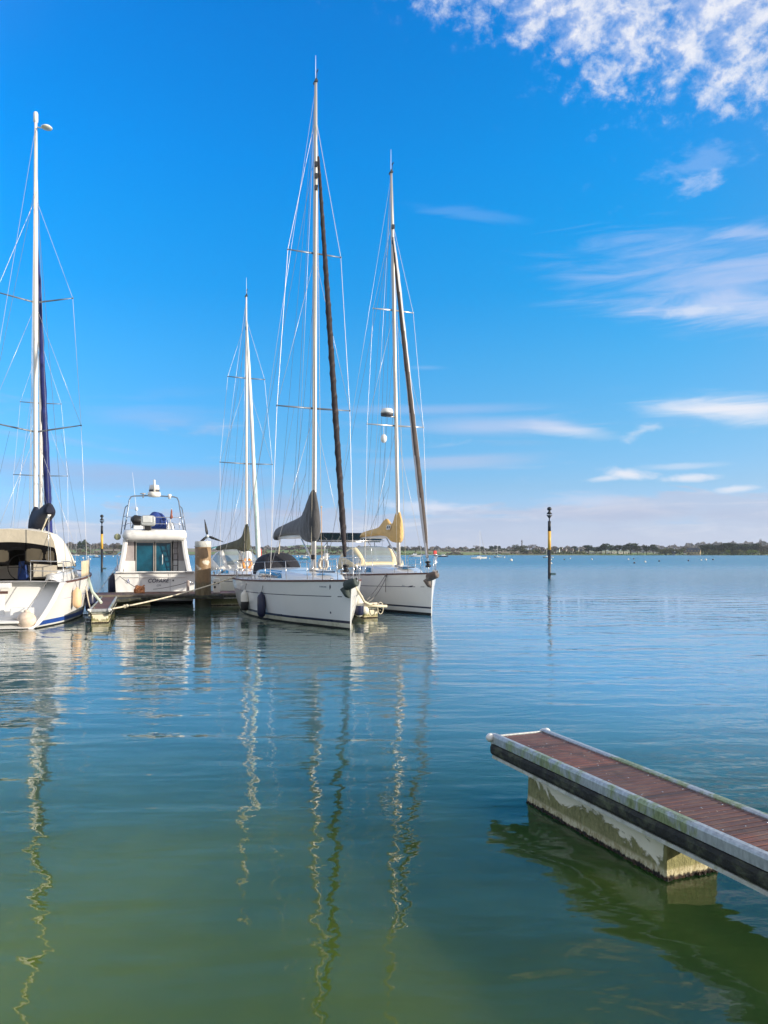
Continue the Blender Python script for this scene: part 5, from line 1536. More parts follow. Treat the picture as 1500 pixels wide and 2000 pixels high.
rd = MB(); rd.tube([q0, q0 + Vector((.12, -.42, -.02))], .03, 8); rd.build('radar_bracket', alu, rb)
rf = MB(); zf = 7.0; q1 = MD(zf); rf.tube([q1 + Vector((.0, -.52, .15)), q1 + Vector((0, -.52, -.2))], .01, 6); rf.sphere(q1 + Vector((0, -.52, -.32)), .13, n=12, sc=(1, 1, 1.35)); rf.build('radar_reflector', gel, yD)
def rail_thing(name, o, H, t, side, z, builder, label, cat):
    p = world_of(o, H.deck(t, side) + Vector((0, 0, z)))
    e = tag(empty(name, p, o.rotation_euler[2]), label, cat); builder(e); return e
def horseshoe(m):
    def f(e):
        b_ = MB(); b_.tube([Vector((0, .20 * math.cos(a), .26 * math.sin(a))) for a in [R(-250 + 320 * k / 16) for k in range(17)]], .075, 10); b_.build('ring', m, e)
        s_ = MB(); s_.box((.0, 0, .27), (.17, .06, .17)); s_.build('strap', gel, e)
    return f
rail_thing('lifebuoy', yB, HB, .48, .22, .55, horseshoe(orange), 'orange horseshoe lifebuoy by the cockpit of the olive covered yacht', 'lifebuoy')
rail_thing('lifebuoy', yD, HD, .05, -.9, .45, horseshoe(mat('faded_white_foam', (.70, .64, .55), .7)), 'faded white horseshoe lifebuoy on the stern rail behind the nearest bow', 'lifebuoy')
def small_ob(e):
    b_ = MB(); b_.loft([[Vector((x + .13 * math.cos(a), .11 * math.sin(a) , z)) for a in [2 * math.pi * k / 12 for k in range(12)]] for x, z in ((0, .02), (0, .12), (.02, .26), (.03, .32))]); b_.build('cowling', gel, e)
    b_ = MB(); b_.box((0, 0, -.22), (.12, .10, .5)); b_.tube([(0, 0, -.45), (0, 0, -.6)], [.05, .08], 8); b_.build('leg', mat('grey_leg', (.42, .42, .42), .5), e, bevel=.01)
rail_thing('outboard_motor', yD, HD, .04, -.80, .62, small_ob, 'small white outboard stored on the stern rail of the tan covered yacht', 'outboard')
def flagbox(m):
    def f(e):
        b_ = MB(); b_.box((0, 0, .06), (.08, .12, .14)); b_.build('lamp', m, e, bevel=.02)
        b_ = MB(); b_.tube([(0, 0, -.62), (0, 0, 0)], .014, 6); b_.build('stem', steel, e)
    return f
rail_thing('rail_light', yC, HC, .86, -.93, .66, flagbox(black), 'small black box light on a rail post at the nearest bow', 'rail light')
rail_thing('rail_light', yD, HD, .92, .9, .70, flagbox(redp), 'small red navigation light on the bow rail of the tan covered yacht', 'rail light')
rail_thing('rail_light', yD, HD, .86, .93, .66, flagbox(mat('black_lamp', (.012, .012, .014), .45)), 'small black box light on the far bow rail of the tan covered yacht', 'rail light')
def gasbottle(e):
    b_ = MB(); b_.lathe([(.02, -.24), (.10, -.22), (.11, -.1), (.11, .14), (.07, .2), (.03, .24)], (0, 0, 0), 14); b_.build('body', redp, e)
    b_ = MB(); b_.lathe([(.04, .24), (.04, .30), (.01, .31)], (0, 0, 0), 10); b_.build('valve', steel, e)
rail_thing('red_canister', yB, HB, .52, .6, 1.15, gasbottle, 'red canister standing beside the furled white headsail', 'canister')
def whiteroll(e):
    b_ = MB(); b_.tube([(0, 0, -.35), (-.06, .0, .45)], [.12, .10], 12); b_.build('roll', fend_w, e)
    b_ = MB(); b_.tube([(-.02, 0, -.08), (-.023, 0, -.02)], .125, 12); b_.build('tie', rope_d, e)
rail_thing('rolled_cloth', yB, HB, .44, .05, .75, whiteroll, 'white cloth roll tied upright in the cockpit of the olive covered yacht', 'cloth roll')
def panel(e):
    b_ = MB(); b_.box((0, 0, 0), (.04, .55, .62), rot=Matrix.Rotation(R(14), 3, 'X')); b_.build('board', mat('grey_board', (.22, .23, .30), .5), e, bevel=.02)
    b_ = MB(); b_.box((0.03, 0, 0), (.02, .60, .67), rot=Matrix.Rotation(R(14), 3, 'X')); b_.build('edge', gel, e)
rail_thing('grey_panel', yB, HB, .36, -.12, .40, panel, 'grey framed panel leaning on the rail right of the pile', 'panel')
def bluetub(e):
    b_ = MB(); b_.lathe([(.10, -.15), (.19, -.13), (.22, .1), (.2, .16), (.02, .18)], (0, 0, 0), 14); b_.build('tub', mat('sky_blue_plastic', (.10, .30, .62), .5), e)
    b_ = MB(); b_.tube([(0, .2 * math.cos(a), .1 + .2 * math.sin(a)) for a in [R(10 + 160 * k / 8) for k in range(9)]], .01, 6); b_.build('handle', steel, e)
rail_thing('blue_tub', yB, HB, .12, .45, .25, bluetub, 'light blue tub on the stern of the olive covered yacht right of the pile', 'tub')
# B : stern gantry with teal bimini, wind turbine
gt = MB()
for s_ in (1, -1):
    gt.tube([(.3, s_ * 1.05, 1.05), (.2, s_ * 1.1, 2.30), (.35, s_ * 1.0, 2.40)], .02, 8); gt.tube([(2.1, s_ * 1.2, 1.1), (2.0, s_ * 1.15, 2.4)], .018, 8); gt.tube([(.3, s_ * 1.1, 2.40), (2.1, s_ * 1.15, 2.42)], .02, 8)
gt.tube([(.3, -1.1, 2.40), (.3, 1.1, 2.40)], .022, 8); gt.tube([(2.05, -1.15, 2.42), (2.05, 1.15, 2.42)], .022, 8)
gan = gt.build('stern_gantry', steel, yB)
bm_ = MB()
bm_.loft([[Vector((x, y, 2.44 + .22 * (1 - (y / 1.15) ** 2))) for y in [lerp(-1.15, 1.15, k / 12) for k in range(13)]] for x in (.35, .9, 1.5, 2.05)], closed=False)
bo_ = bm_.build('bimini', tealcloth, yB); sm = bo_.modifiers.new('thick', 'SOLIDIFY'); sm.thickness = .015
wt = MB(); wt.tube([(.22, -1.05, 1.1), (.22, -1.05, 3.05)], .03, 8); wt.build('turbine_pole', gel, yB)
wt = MB(); hubp = Vector((.30, -1.05, 3.18)); wt.lathe([(.02, -.22), (.10, -.16), (.11, .0), (.07, .12), (.01, .16)], hubp, 14, M=Matrix.Rotation(R(90), 3, 'Y')); tur = wt.build('wind_turbine', gel, yB)
for k in range(3):
    a = R(100 + 120 * k); b_ = MB(); e1 = Vector((0, math.cos(a), math.sin(a))); e2 = Vector((0, -math.sin(a), math.cos(a)))
    rows = []
    for f, w in ((.10, .05), (.25, .075), (.6, .055), (1.0, .015)):
        cpt = hubp + Vector((.10, 0, 0)) + e1 * (.95 * f)
        rows.append([cpt + e2 * w, cpt + e2 * (w * .2) + Vector((.018, 0, 0)), cpt - e2 * w, cpt + Vector((-.006, 0, 0))])
    b_.loft(rows); b_.build('blade', black, tur)
tv = MB(); tv.box(hubp + Vector((-.34, 0, .02)), (.22, .012, .22)); tv.tube([hubp, hubp + Vector((-.3, 0, 0))], .02, 6); tv.build('tail_vane', gel, tur)
# ------------------------------------------------------------------ beacons in the channel
def beacon(px, base_y, top_y, label, group=None):
    b0 = W(px, base_y); Y = b0.y
    zt = CAMZ - (top_y - HZ) / FPX * Y
    r = tag(empty('cardinal_beacon', b0), label, 'beacon', group)
    H_ = zt; R0 = .135
    blk = mat('beacon_black', (.012, .014, .018), .5, var=.3)
    p_ = MB(); p_.lathe([(R0, -2), (R0, H_ * .40)], n=14); p_.build('lower_pole', blk, r)
    p_ = MB(); p_.lathe([(R0 * 1.03, H_ * .40), (R0 * 1.03, H_ * .66)], n=14); p_.build('yellow_band', yellowp, r)
    p_ = MB(); p_.lathe([(R0, H_ * .66), (R0, H_ * .80), (R0 * .4, H_ * .805), (R0 * .4, H_ * .835)], n=14); p_.build('upper_pole', blk, r)
    tm = MB(); tm.lathe([(.03, H_ * .835), (.26, H_ * .885), (.02, H_ * .887)], n=14); tm.build('topmark_cone', blk, r)
    tm = MB(); tm.lathe([(.26, H_ * .897), (.02, H_ * .955)], n=14); tm.build('topmark_cone', blk, r)
    rd = MB(); rd.tube([(0, 0, H_ * .88), (0, 0, H_ * .93)], .02, 6); rd.build('topmark_rod', steel, r)
    ln = MB(); ln.lathe([(.05, H_ * .945), (.18, H_ * .955), (.20, H_ * .98), (.12, H_ * .995), (.02, H_)], n=12); ln.build('lantern', blk, r)
    st = MB(); st.box((.32, -.05, .40), (.42, .22, .20)); st.build('ladder_bracket', mat('bracket_teal', (.06, .12, .14), .6), r)
    return r
beacon(1073, 1130, 990, 'tall black and yellow channel beacon standing alone in open water on the right')
beacon(199, 1117, 1005, 'black and yellow channel beacon seen between the left yacht and the motor cruiser')

# ------------------------------------------------------------------ far land
YS = 950.0            # shoreline distance
def landz(x, Y, ridge=True):
    d = Y - YS
    px = x / Y * FPX + CXP
    h = 1.2 * min(1, max(0, d) / 8) if d >= 0 else -1.0
    # low fields rising behind the shore
    gain = np.interp(px, [-200, 120, 245, 420, 560, 600, 700, 830, 900, 1010, 1080, 1150, 1290, 1330, 1500, 1800], [10, 12, 13, 7, 9, 13, 9, 8.5, 9.0, 8, 6.5, 2.5, 2.5, 4, 7, 7])
    h += gain * max(0, min(1, (d - 30) / 550)) ** .9
    rg = np.interp(px, [-200, 120, 245, 420, 560, 600, 640, 830, 1000, 1120, 1240, 1330, 1380, 1420, 1500, 1800], [20, 21, 18, 12, 18, 26, 20, 11, 9, 8, 14, 17, 22, 27, 28, 28])
    if ridge: h += rg * max(0, min(1, (d - 900) / 1300))
    return h
gm = bpy.data.materials.new('far_fields'); gm.use_nodes = True
nt = gm.node_tree; b = nt.nodes['Principled BSDF']
c = ncoord(nt, 'Object'); x, y, z = nsep(nt, c)
vo = nt.nodes.new('ShaderNodeTexVoronoi'); vo.inputs['Scale'].default_value = 1.0
nt.links.new(nmap(nt, c, (1 / 190, 1 / 420, 0), (0, 0, R(6))).s, vo.inputs['Vector'])
pick = nsep(nt, X(nt, vo.outputs['Color']))[0]
col = pick.ramp([(0, (.14, .22, .04)), (.26, (.19, .24, .06)), (.48, (.22, .22, .08)), (.66, (.26, .19, .13)), (.82, (.15, .24, .045))], 'CONSTANT')
n_ = nnoise(nt, nmap(nt, c, (.02, .02, .02)), 1.0, 5, .6)
col = nmix(nt, n_.step(.3, .7) * .35, col, (.16, .17, .07))
col = nmix(nt, y.step(YS + 16, YS + 5), col, nmix(nt, n_.step(.4, .6), (.16, .13, .085), (.085, .085, .05)))
_set(nt, b.inputs['Base Color'], col); b.inputs['Roughness'].default_value = .95
lm = MB()
cols = [-1080 + i * 45 for i in range(0, 49)]
rows = [-6, 0, 4, 10, 30, 90, 170, 260, 360, 480, 620, 800, 1000, 1300, 1650, 2200, 2400]
def shore(x): return 14 * math.sin(x * .006) + 9 * math.sin(x * .017 + 1)
vs = []
for dr in rows:
    for xx in cols:
        Y = YS + dr
        X_ = xx * (1 + dr / 1500)
        vs.append((X_, Y + shore(xx), landz(X_, Y)))
nc = len(cols)
lm.add(vs, [(j * nc + i, j * nc + i + 1, (j + 1) * nc + i + 1, (j + 1) * nc + i) for j in range(len(rows) - 1) for i in range(nc - 1)], 0, True)
struct(lm.build('far_shore_hills', gm))

def leafmat(name, lo, hi, spec=.2):
    m = bpy.data.materials.new(name); m.use_nodes = True
    nt = m.node_tree; b = nt.nodes['Principled BSDF']
    c = ncoord(nt, 'Object'); n = nnoise(nt, c, .35, 4, .6)
    oi = nt.nodes.new('ShaderNodeObjectInfo')
    col = nmix(nt, n.step(.3, .7), lo, hi)
    col = nmix(nt, X(nt, oi.outputs['Random']) * .35, col, tuple(v * 1.5 for v in lo))
    _set(nt, b.inputs['Base Color'], col); b.inputs['Roughness'].default_value = .8; b.inputs['Specular IOR Level'].default_value = spec
    MATS[name] = m
    return m
lf_pine = leafmat('pine_needles', (.016, .030, .014), (.045, .068, .026))
lf_bare = leafmat('bare_twigs', (.085, .070, .058), (.15, .12, .09))
lf_olive = leafmat('olive_foliage', (.050, .062, .026), (.115, .120, .045))
lf_bright = leafmat('spring_foliage', (.10, .15, .025), (.20, .26, .05))
bark = mat('bark', (.07, .055, .042), .9, var=.3)
def clumps(mb, c, rad, n, size, rnd, shell=.55):
    for _ in range(n):
        while True:
            v = Vector((rnd.uniform(-1, 1), rnd.uniform(-1, 1), rnd.uniform(-1, 1)))
            if shell < v.length < 1: break
        p = Vector(c) + Vector((v.x * rad[0], v.y * rad[1], v.z * rad[2]))
        s_ = size * rnd.uniform(.55, 1.3)
        a, b_ = Vector((rnd.uniform(-1, 1), rnd.uniform(-1, 1), rnd.uniform(-1, 1))).normalized(), Vector((rnd.uniform(-1, 1), rnd.uniform(-1, 1), rnd.uniform(-1, 1))).normalized()
        b_ = (b_ - a * a.dot(b_)).normalized()
        mb.add([p - a * s_, p + b_ * s_ * .7, p + a * s_, p - b_ * s_ * .7], [(0, 1, 2, 3)])
def tree_proto(kind, seed):
    "unit sized tree (about 12 m tall)"
    rnd = random.Random(seed)
    cr_, tr_ = MB(), MB()
    if kind == 'pine':
        tr_.tube([(0, 0, -.5), (.1, 0, 3), (.25, .1, 6.5), (.2, 0, 9.5)], [.42, .34, .25, .1], 7)
        for k in range(9):
            a = rnd.uniform(0, 6.28); d = rnd.uniform(1.0, 3.6); z = rnd.uniform(5.4, 10.4)
            if k < 6: tr_.tube([(.2, 0, z - 2.2), (d * math.cos(a) * .6, d * math.sin(a) * .6, z - .8), (d * math.cos(a), d * math.sin(a), z)], [.16, .11, .05], 5)
            clumps(cr_, (d * math.cos(a), d * math.sin(a), z), (2.2, 2.2, 1.25), 90, .55, rnd, .3)
        clumps(cr_, (0, 0, 9.4), (3.4, 3.4, 2.3), 160, .6, rnd)
    elif kind == 'bare':
        tr_.tube([(0, 0, -.5), (0, .1, 3), (.1, 0, 6), (.1, 0, 10)], [.36, .28, .16, .04], 6)
        for k in range(12):
            a = rnd.uniform(0, 6.28); z = rnd.uniform(2.5, 7); d = rnd.uniform(1.4, 3.4)
            tr_.tube([(0, 0, z), (d * .5 * math.cos(a), d * .5 * math.sin(a), z + 1.6), (d * math.cos(a), d * math.sin(a), z + 3.6)], [.11, .07, .02], 4)
            clumps(cr_, (d * .8 * math.cos(a), d * .8 * math.sin(a), z + 2.6), (1.5, 1.5, 1.6), 34, .34, rnd, .2)
    elif kind == 'poplar':
        tr_.tube([(0, 0, -.5), (0, 0, 6), (.05, 0, 12)], [.3, .2, .04], 6)
        for k in range(12): clumps(cr_, (rnd.uniform(-.4, .4), rnd.uniform(-.4, .4), 2 + k * .85), (.9, .9, .9), 22, .3, rnd, .2)
    else:
        tr_.tube([(0, 0, -.5), (0, .1, 2.5), (.1, 0, 6)], [.4, .32, .14], 7)
        for k in range(11):
            a = rnd.uniform(0, 6.28); d = rnd.uniform(1, 3.4); z = rnd.uniform(3.2, 9)
            if k < 5: tr_.tube([(0, 0, 2.4), (d * .6 * math.cos(a), d * .6 * math.sin(a), z - 1), (d * math.cos(a), d * math.sin(a), z)], [.16, .1, .04], 5)
            clumps(cr_, (d * math.cos(a), d * math.sin(a), z), (2.0, 2.0, 1.8), 70, .55, rnd, .35)
    return cr_, tr_
NAMES = {'pine': 'pine_tree', 'bare': 'bare_tree', 'poplar': 'poplar_tree', 'olive': 'broadleaf_tree', 'bright': 'willow_tree'}
LEAF = {'pine': lf_pine, 'bare': lf_bare, 'poplar': lf_bare, 'olive': lf_olive, 'bright': lf_bright}
PROTO = {}
def tree(kind, px, top_y, Y, wpx, label, group='trees on the far shore'):
    v = (kind, len(label) % 3)
    x = (px - CXP) / FPX * Y
    g_ = landz(x, Y - shore(x / (1 + (Y - YS) / 1500))) - .2
    ht = CAMZ - (top_y - HZ) / FPX * Y - g_
    sz = max(.25, ht / 11.8); sw = wpx / FPX * Y / (8.6 if kind not in ('poplar', 'bare') else (2.6 if kind == 'poplar' else 7.5))
    if v not in PROTO:
        cb, tb_ = tree_proto(kind, 11 + v[1] * 7 + len(kind))
        r = empty(NAMES[kind])
        tb_.build('trunk', bark, r); cb.build('crown', LEAF[kind], r, recalc=False)
        PROTO[v] = r
    else:
        r = copy_tree(PROTO[v])
    r.location = (x, Y, g_); r.scale = (sw, sw, sz); r.rotation_euler = (0, 0, (px * 1.7) % 6.28)
    return tag(r, label, 'tree', group)
TREES = [
 ('pine', 1150, 1064, 985, 20, 'round dark pine at the left end of the row of shore pines'),
 ('pine', 1164, 1068, 1000, 16, 'small pine just right of the row\'s leftmost pine'),
 ('pine', 1174, 1067, 990, 18, 'low dark pine in the gap left of the tall row pine'),
 ('pine', 1183, 1061, 985, 22, 'tall round pine in the middle of the shore row'),
 ('pine', 1194, 1064, 1005, 14, 'narrow pine tucked right of the tall middle row pine'),
 ('pine', 1206, 1064, 990, 18, 'pine with thin trunk under the far aerial'),
 ('pine', 1218, 1065, 1000, 16, 'pine touching the left side of the broadest row pine'),
 ('pine', 1232, 1060, 985, 28, 'broadest and highest pine at the right end of the shore row'),
 ('pine', 1245, 1065, 995, 16, 'leaning pine on the right flank of the broadest pine'),
 ('pine', 1263, 1065, 980, 17, 'left one of the two pines standing apart on the grass'),
 ('pine', 1276, 1063, 980, 18, 'right one of the two pines standing apart on the grass'),
 ('pine', 1385, 1063, 985, 36, 'dark pine beside the stone house with the slate roof'),
 ('pine', 1404, 1064, 1000, 30, 'second dark pine right of the stone house'),
 ('pine', 1420, 1060, 985, 38, 'highest crown of the dark wood at the right'),
 ('pine', 1440, 1063, 1000, 34, 'dark pine right of the highest crown in the right wood'),
 ('pine', 1458, 1062, 985, 28, 'dark pine above the pale green willow at the right'),
 ('pine', 1475, 1061, 990, 26, 'last dark pine before the bare poplar at the right edge'),
 ('bright', 1421, 1073, 970, 12, 'small pale green bush under the right wood'),
 ('bright', 1470, 1072, 965, 20, 'bright green willow at the foot of the right wood'),
 ('bright', 1462, 1075, 962, 10, 'little bright green willow touching the larger willow'),
 ('olive', 1397, 1073, 968, 14, 'olive bush at the foot of the dark wood near the stone house'),
 ('olive', 1437, 1073, 968, 18, 'olive brown bush between the two pale green spots'),
 ('bare', 1488, 1062, 985, 22, 'bare brown tree filling the right edge of the wood'),
 ('poplar', 1486, 1053, 990, 7, 'tall bare poplar at the right edge rising over the wood'),
 ('bare', 1497, 1063, 990, 18, 'bare brown tree cut by the right picture edge'),
 ('olive', 1300, 1070, 1010, 24, 'grey green tree behind the grass point'),
 ('olive', 1320, 1071, 1020, 26, 'grey green tree left of the stone house'),
 ('bare', 1338, 1066, 1060, 24, 'bare tree rising behind the stone house'),
 ('bare', 1372, 1063, 1080, 18, 'bare reddish tree between the stone house and the dark wood'),
 ('olive', 1017, 1062, 1150, 32, 'large rounded tree, highest of the clump left of the beacon'),
 ('bare', 1035, 1062, 1160, 30, 'wide bare tree at the right of the clump left of the beacon'),
 ('bare', 1006, 1065, 1170, 24, 'bare tree at the left of the clump left of the beacon'),
 ('poplar', 1019, 1055, 1170, 5, 'slim top showing over the rounded clump left of the beacon'),
 ('olive', 1045, 1071, 1060, 30, 'olive tree sloping down towards the beacon'),
 ('olive', 1028, 1073, 1050, 28, 'olive bush under the rounded clump left of the beacon'),
 ('bare', 929, 1064, 1250, 12, 'bare tree left of the tall moored sloop mast'),
 ('pine', 941, 1067, 1250, 9, 'small dark tree behind the tall moored sloop mast'),
 ('pine', 960, 1066, 1250, 9, 'dark tree at the left of the field edge pair'),
 ('pine', 968, 1065, 1250, 8, 'dark tree at the right of the field edge pair'),
 ('pine', 975, 1066, 1255, 9, 'dark tree right of the small moored sloop mast'),
 ('bare', 894, 1069, 1260, 8, 'tiny bare tree on the field skyline'),
 ('bare', 1085, 1066, 1100, 16, 'bare tree over the white houses right of the beacon'),
 ('pine', 1094, 1069, 1090, 10, 'small dark tree among the village houses'),
 ('bare', 1110, 1066, 1100, 16, 'bare tree in the middle of the village'),
 ('pine', 1121, 1066, 1110, 12, 'dark conifer at the right of the village'),
 ('bare', 1103, 1073, 1010, 26, 'brown bare thicket tree on the village shore'),
 ('bare', 1120, 1074, 1000, 22, 'brown bare thicket tree just right of the other on the village shore'),
 ('bare', 1136, 1070, 1080, 20, 'bare tree between the village and the pine row'),
 ('bare', 584, 1064, 1150, 34, 'rounded bare wood tree seen under the charcoal sail cover'),
 ('bare', 566, 1069, 1150, 24, 'lower bare tree left of the rounded one under the sail cover'),
 ('bare', 604, 1068, 1150, 26, 'lower bare tree right of the rounded one beside the mast'),
 ('olive', 650, 1069, 1150, 30, 'grey green tree beyond the tan pole'),
 ('olive', 672, 1070, 1150, 30, 'grey green tree beyond the dark furled sail foot'),
 ('bare', 812, 1066, 1200, 26, 'bare tree on the skyline behind the grey furled sail'),
 ('olive', 788, 1068, 1200, 20, 'olive tree just right of the tan covered mast'),
 ('bare', 140, 1055, 1040, 20, 'bare tree over the moored masts left of the left beacon'),
 ('pine', 158, 1056, 1040, 16, 'dark evergreen over the moored masts at the left'),
 ('pine', 166, 1053, 1050, 10, 'highest dark evergreen left of the left beacon'),
 ('bare', 185, 1058, 1050, 22, 'bare tree touching the left beacon'),
 ('bare', 222, 1061, 1120, 28, 'rounded bare trees between the left beacon and the motor cruiser'),
 ('olive', 236, 1062, 1130, 18, 'olive tree at the side of the motor cruiser cabin'),
 ('bare', 176, 1071, 990, 30, 'brown thicket tree on the shore behind the moored masts'),
 ('bare', 150, 1071, 990, 28, 'brown thicket tree on the shore left of the moored masts'),
 ('olive', 215, 1075, 985, 26, 'low olive bush on the shore right of the left beacon'),
]
for t in TREES: tree(*t)

# continuous distant woods and hedges
def wood(px0, px1, y0, y1, Y, m, n, seed, size=1.1, depth=40):
    rnd = random.Random(seed); mb = MB()
    for _ in range(n):
        px = rnd.uniform(px0, px1); f = (px - px0) / (px1 - px0)
        yy = lerp(y0, y1, f) + 2.0 * math.sin(px * .21 + seed) + 1.2 * math.sin(px * .53 + 2 * seed)
        Yk = Y + rnd.uniform(-depth, depth)
        x = (px - CXP) / FPX * Yk
        g_ = landz(x, Yk - shore(x / (1 + (Yk - YS) / 1500)))
        zt = CAMZ - (yy - HZ) / FPX * Yk
        if zt < g_ + .6: zt = g_ + .6
        z = lerp(g_, zt, rnd.random() ** .6)
        s_ = size * rnd.uniform(.6, 1.4)
        a, b_ = Vector((rnd.uniform(-1, 1), rnd.uniform(-1, 1), rnd.uniform(-1, 1))).normalized(), Vector((rnd.uniform(-1, 1), rnd.uniform(-1, 1), rnd.uniform(-1, 1))).normalized()
        p = Vector((x, Yk, z)); mb.add([p - a * s_, p + b_ * s_, p + a * s_, p - b_ * s_], [(0, 1, 2, 3)])
    o = mb.build('distant_wood', m, recalc=False); o['kind'] = 'stuff'
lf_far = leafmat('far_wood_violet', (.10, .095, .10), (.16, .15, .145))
wood(-40, 260, 1061, 1064, 1350, lf_far, 3200, 1, 2.0, 60)
wood(470, 860, 1069, 1070, 1400, lf_far, 3600, 2, 2.0, 60)
wood(850, 1010, 1070.5, 1071, 1500, lf_far, 1300, 3, 1.7, 60)
wood(1040, 1150, 1070, 1069, 1300, lf_far, 1500, 4, 1.6, 60)
wood(1230, 1345, 1068, 1066, 1900, lf_far, 1500, 5, 2.4, 80)
wood(1340, 1620, 1062, 1058, 2100, lf_far, 4200, 6, 2.8, 80)
wood(1280, 1370, 1072.5, 1073, 1060, lf_olive, 1500, 7, 1.0, 25)
wood(1370, 1620, 1068, 1068, 1030, lf_pine, 4200, 8, 1.1, 22)
wood(1375, 1620, 1076, 1076, 975, lf_olive, 1800, 9, .8, 6)
wood(1285, 1620, 1081.0, 1080.5, 956, lf_pine, 1700, 10, .55, 3)
wood(1130, 1290, 1081.5, 1082, 966, lf_olive, 500, 11, .5, 4)
wood(1040, 1150, 1078, 1079, 985, lf_olive, 1500, 12, .8, 10)
wood(872, 905, 1079.5, 1079.5, 970, lf_bare, 420, 13, .7, 5)
wood(940, 1060, 1081, 1080, 972, lf_bare, 900, 14, .7, 6)
wood(-40, 250, 1078, 1080, 975, lf_bare, 2600, 15, .8, 10)
wood(470, 700, 1078, 1078, 980, lf_bare, 1900, 16, .8, 10)
wood(700, 860, 1081, 1081, 970, lf_olive, 700, 17, .6, 6)
wood(900, 1010, 1073.5, 1073, 1240, lf_pine, 900, 18, .9, 10)
wood(860, 900, 1074, 1073, 1240, lf_bare, 300, 19, .9, 10)

# houses
def house(px, base_y, Y, wpx, hpx, roof_f, wallm, roofm, label, dx=.6, grp=None):
    x = (px - CXP) / FPX * Y
    g_ = landz(x, Y - shore(x / (1 + (Y - YS) / 1500)))
    if base_y is not None: g_ = max(g_ - 1.0, CAMZ - (base_y - HZ) / FPX * Y)
    w = wpx / FPX * Y; h = hpx / FPX * Y; d = w * dx
    r = tag(empty('house', (x, Y, g_), R(-28)), label, 'house', grp)
    hw = h * (1 - roof_f)
    b_ = MB(); b_.prism([(-w / 2, -d / 2, -3), (w / 2, -d / 2, -3), (w / 2, -d / 2, hw), (-w / 2, -d / 2, hw)], (0, d, 0))
    for s_ in (-1, 1): b_.prism([(s_ * w / 2 - .15, -d / 2, hw), (s_ * w / 2 - .15, d / 2, hw), (s_ * w / 2 - .15, 0, h)], (.3, 0, 0))
    wl_ = b_.build('wall', wallm, r)
    rf = MB()
    for s_ in (-1, 1): rf.prism([(-w / 2 - .3, s_ * (d / 2 + .5), hw - .3), (w / 2 + .3, s_ * (d / 2 + .5), hw - .3), (w / 2 + .3, 0, h + .2), (-w / 2 - .3, 0, h + .2)], (0, 0, .25))
    ro = rf.build('roof', roofm, r)
    ch = MB(); ch.box((w * .42, 0, h + .5), (.9, .7, 1.4)); ch.build('chimney', wallm, ro)
    n = max(2, int(w / 3.2))
    for k in range(n):
        wn = MB(); wn.box((lerp(-w / 2, w / 2, (k + .5) / n), -d / 2 - .02, hw * .5), (1.0, .1, 1.3)); wn.build('window', dark_in, r)
        if w > 12 and k < n:
            dm = MB(); dm.box((lerp(-w / 2, w / 2, (k + .5) / n), -d / 2 + .5, hw + .9), (.9, 1.0, 1.5)); dm.build('dormer', wallm, ro)
    return r
stone = mat('golden_stone', (.50, .36, .19), .9, var=.15, vscale=.5)
whitew = mat('white_render', (.62, .60, .55), .9, var=.08, vscale=.3)
slate = mat('slate_roof', (.035, .045, .065), .6, var=.2, vscale=.5)
tile = mat('brown_tile_roof', (.16, .10, .08), .8, var=.2, vscale=.5)
house(1355, 1083, 958, 24, 12, .52, stone, slate, 'golden stone house with a long slate roof on the right shore', .42)
for k, (px, by, w, h, Y, lab) in enumerate([
    (1102, 1079, 8, 6, 1010, 'white house with pale gable facing the village shore'), (1090, 1076, 6, 5, 1080, 'white house directly right of the beacon'),
    (1117, 1077, 5, 5, 1050, 'small pale house near the middle of the village'), (1128, 1076, 5, 4, 1070, 'small white house at the right end of the village'),
    (1096, 1073, 5, 4, 1140, 'little house higher up behind the village'), (1136, 1079, 5, 5, 1000, 'pale house nearest the pine row'),
    (1338, 1080, 4, 3, 1000, 'tiny grey shed left of the stone house'), (1316, 1082, 5, 4, 965, 'small white hut by the dark hedge left of the stone house')]):
    house(px, by, Y, w, h, .45, whitew, slate if k % 2 else tile, lab, .7, 'houses of the far village')
# pale caravans under the pines
def caravan(px, Y, lab):
    x = (px - CXP) / FPX * Y; g_ = landz(x, Y - shore(x / (1 + (Y - YS) / 1500)))
    r = tag(empty('caravan', (x, Y, g_), R(8)), lab, 'caravan', 'caravans under the shore pines')
    b_ = MB(); b_.box((0, 0, 1.55), (5.6, 2.2, 2.2)); b_.build('body', whitew, r, bevel=.3)
    b_ = MB(); b_.box((.0, -1.11, 1.9), (3.4, .05, .6)); b_.build('window', dark_in, r)
    for s_ in (-.5, .5):
        b_ = MB(); b_.lathe([(.32, -.1), (.32, .1)], (s_, -1.0, .3), 10, M=Matrix.Rotation(R(90), 3, 'X')); b_.build('wheel', black, r)
for px, lab in ((1151, 'pale caravan below the leftmost shore pine'), (1160, 'pale caravan second from the left under the pines'), (1172, 'pale caravan left of the tall middle pine'), (1190, 'pale caravan right of the tall middle pine'), (1199, 'pale caravan below the far aerial'), (1212, 'pale caravan left of the broadest pine'), (1222, 'pale caravan below the broadest pine'), (1283, 'pale caravan right of the two lone pines')):
    caravan(px, 1012, lab)

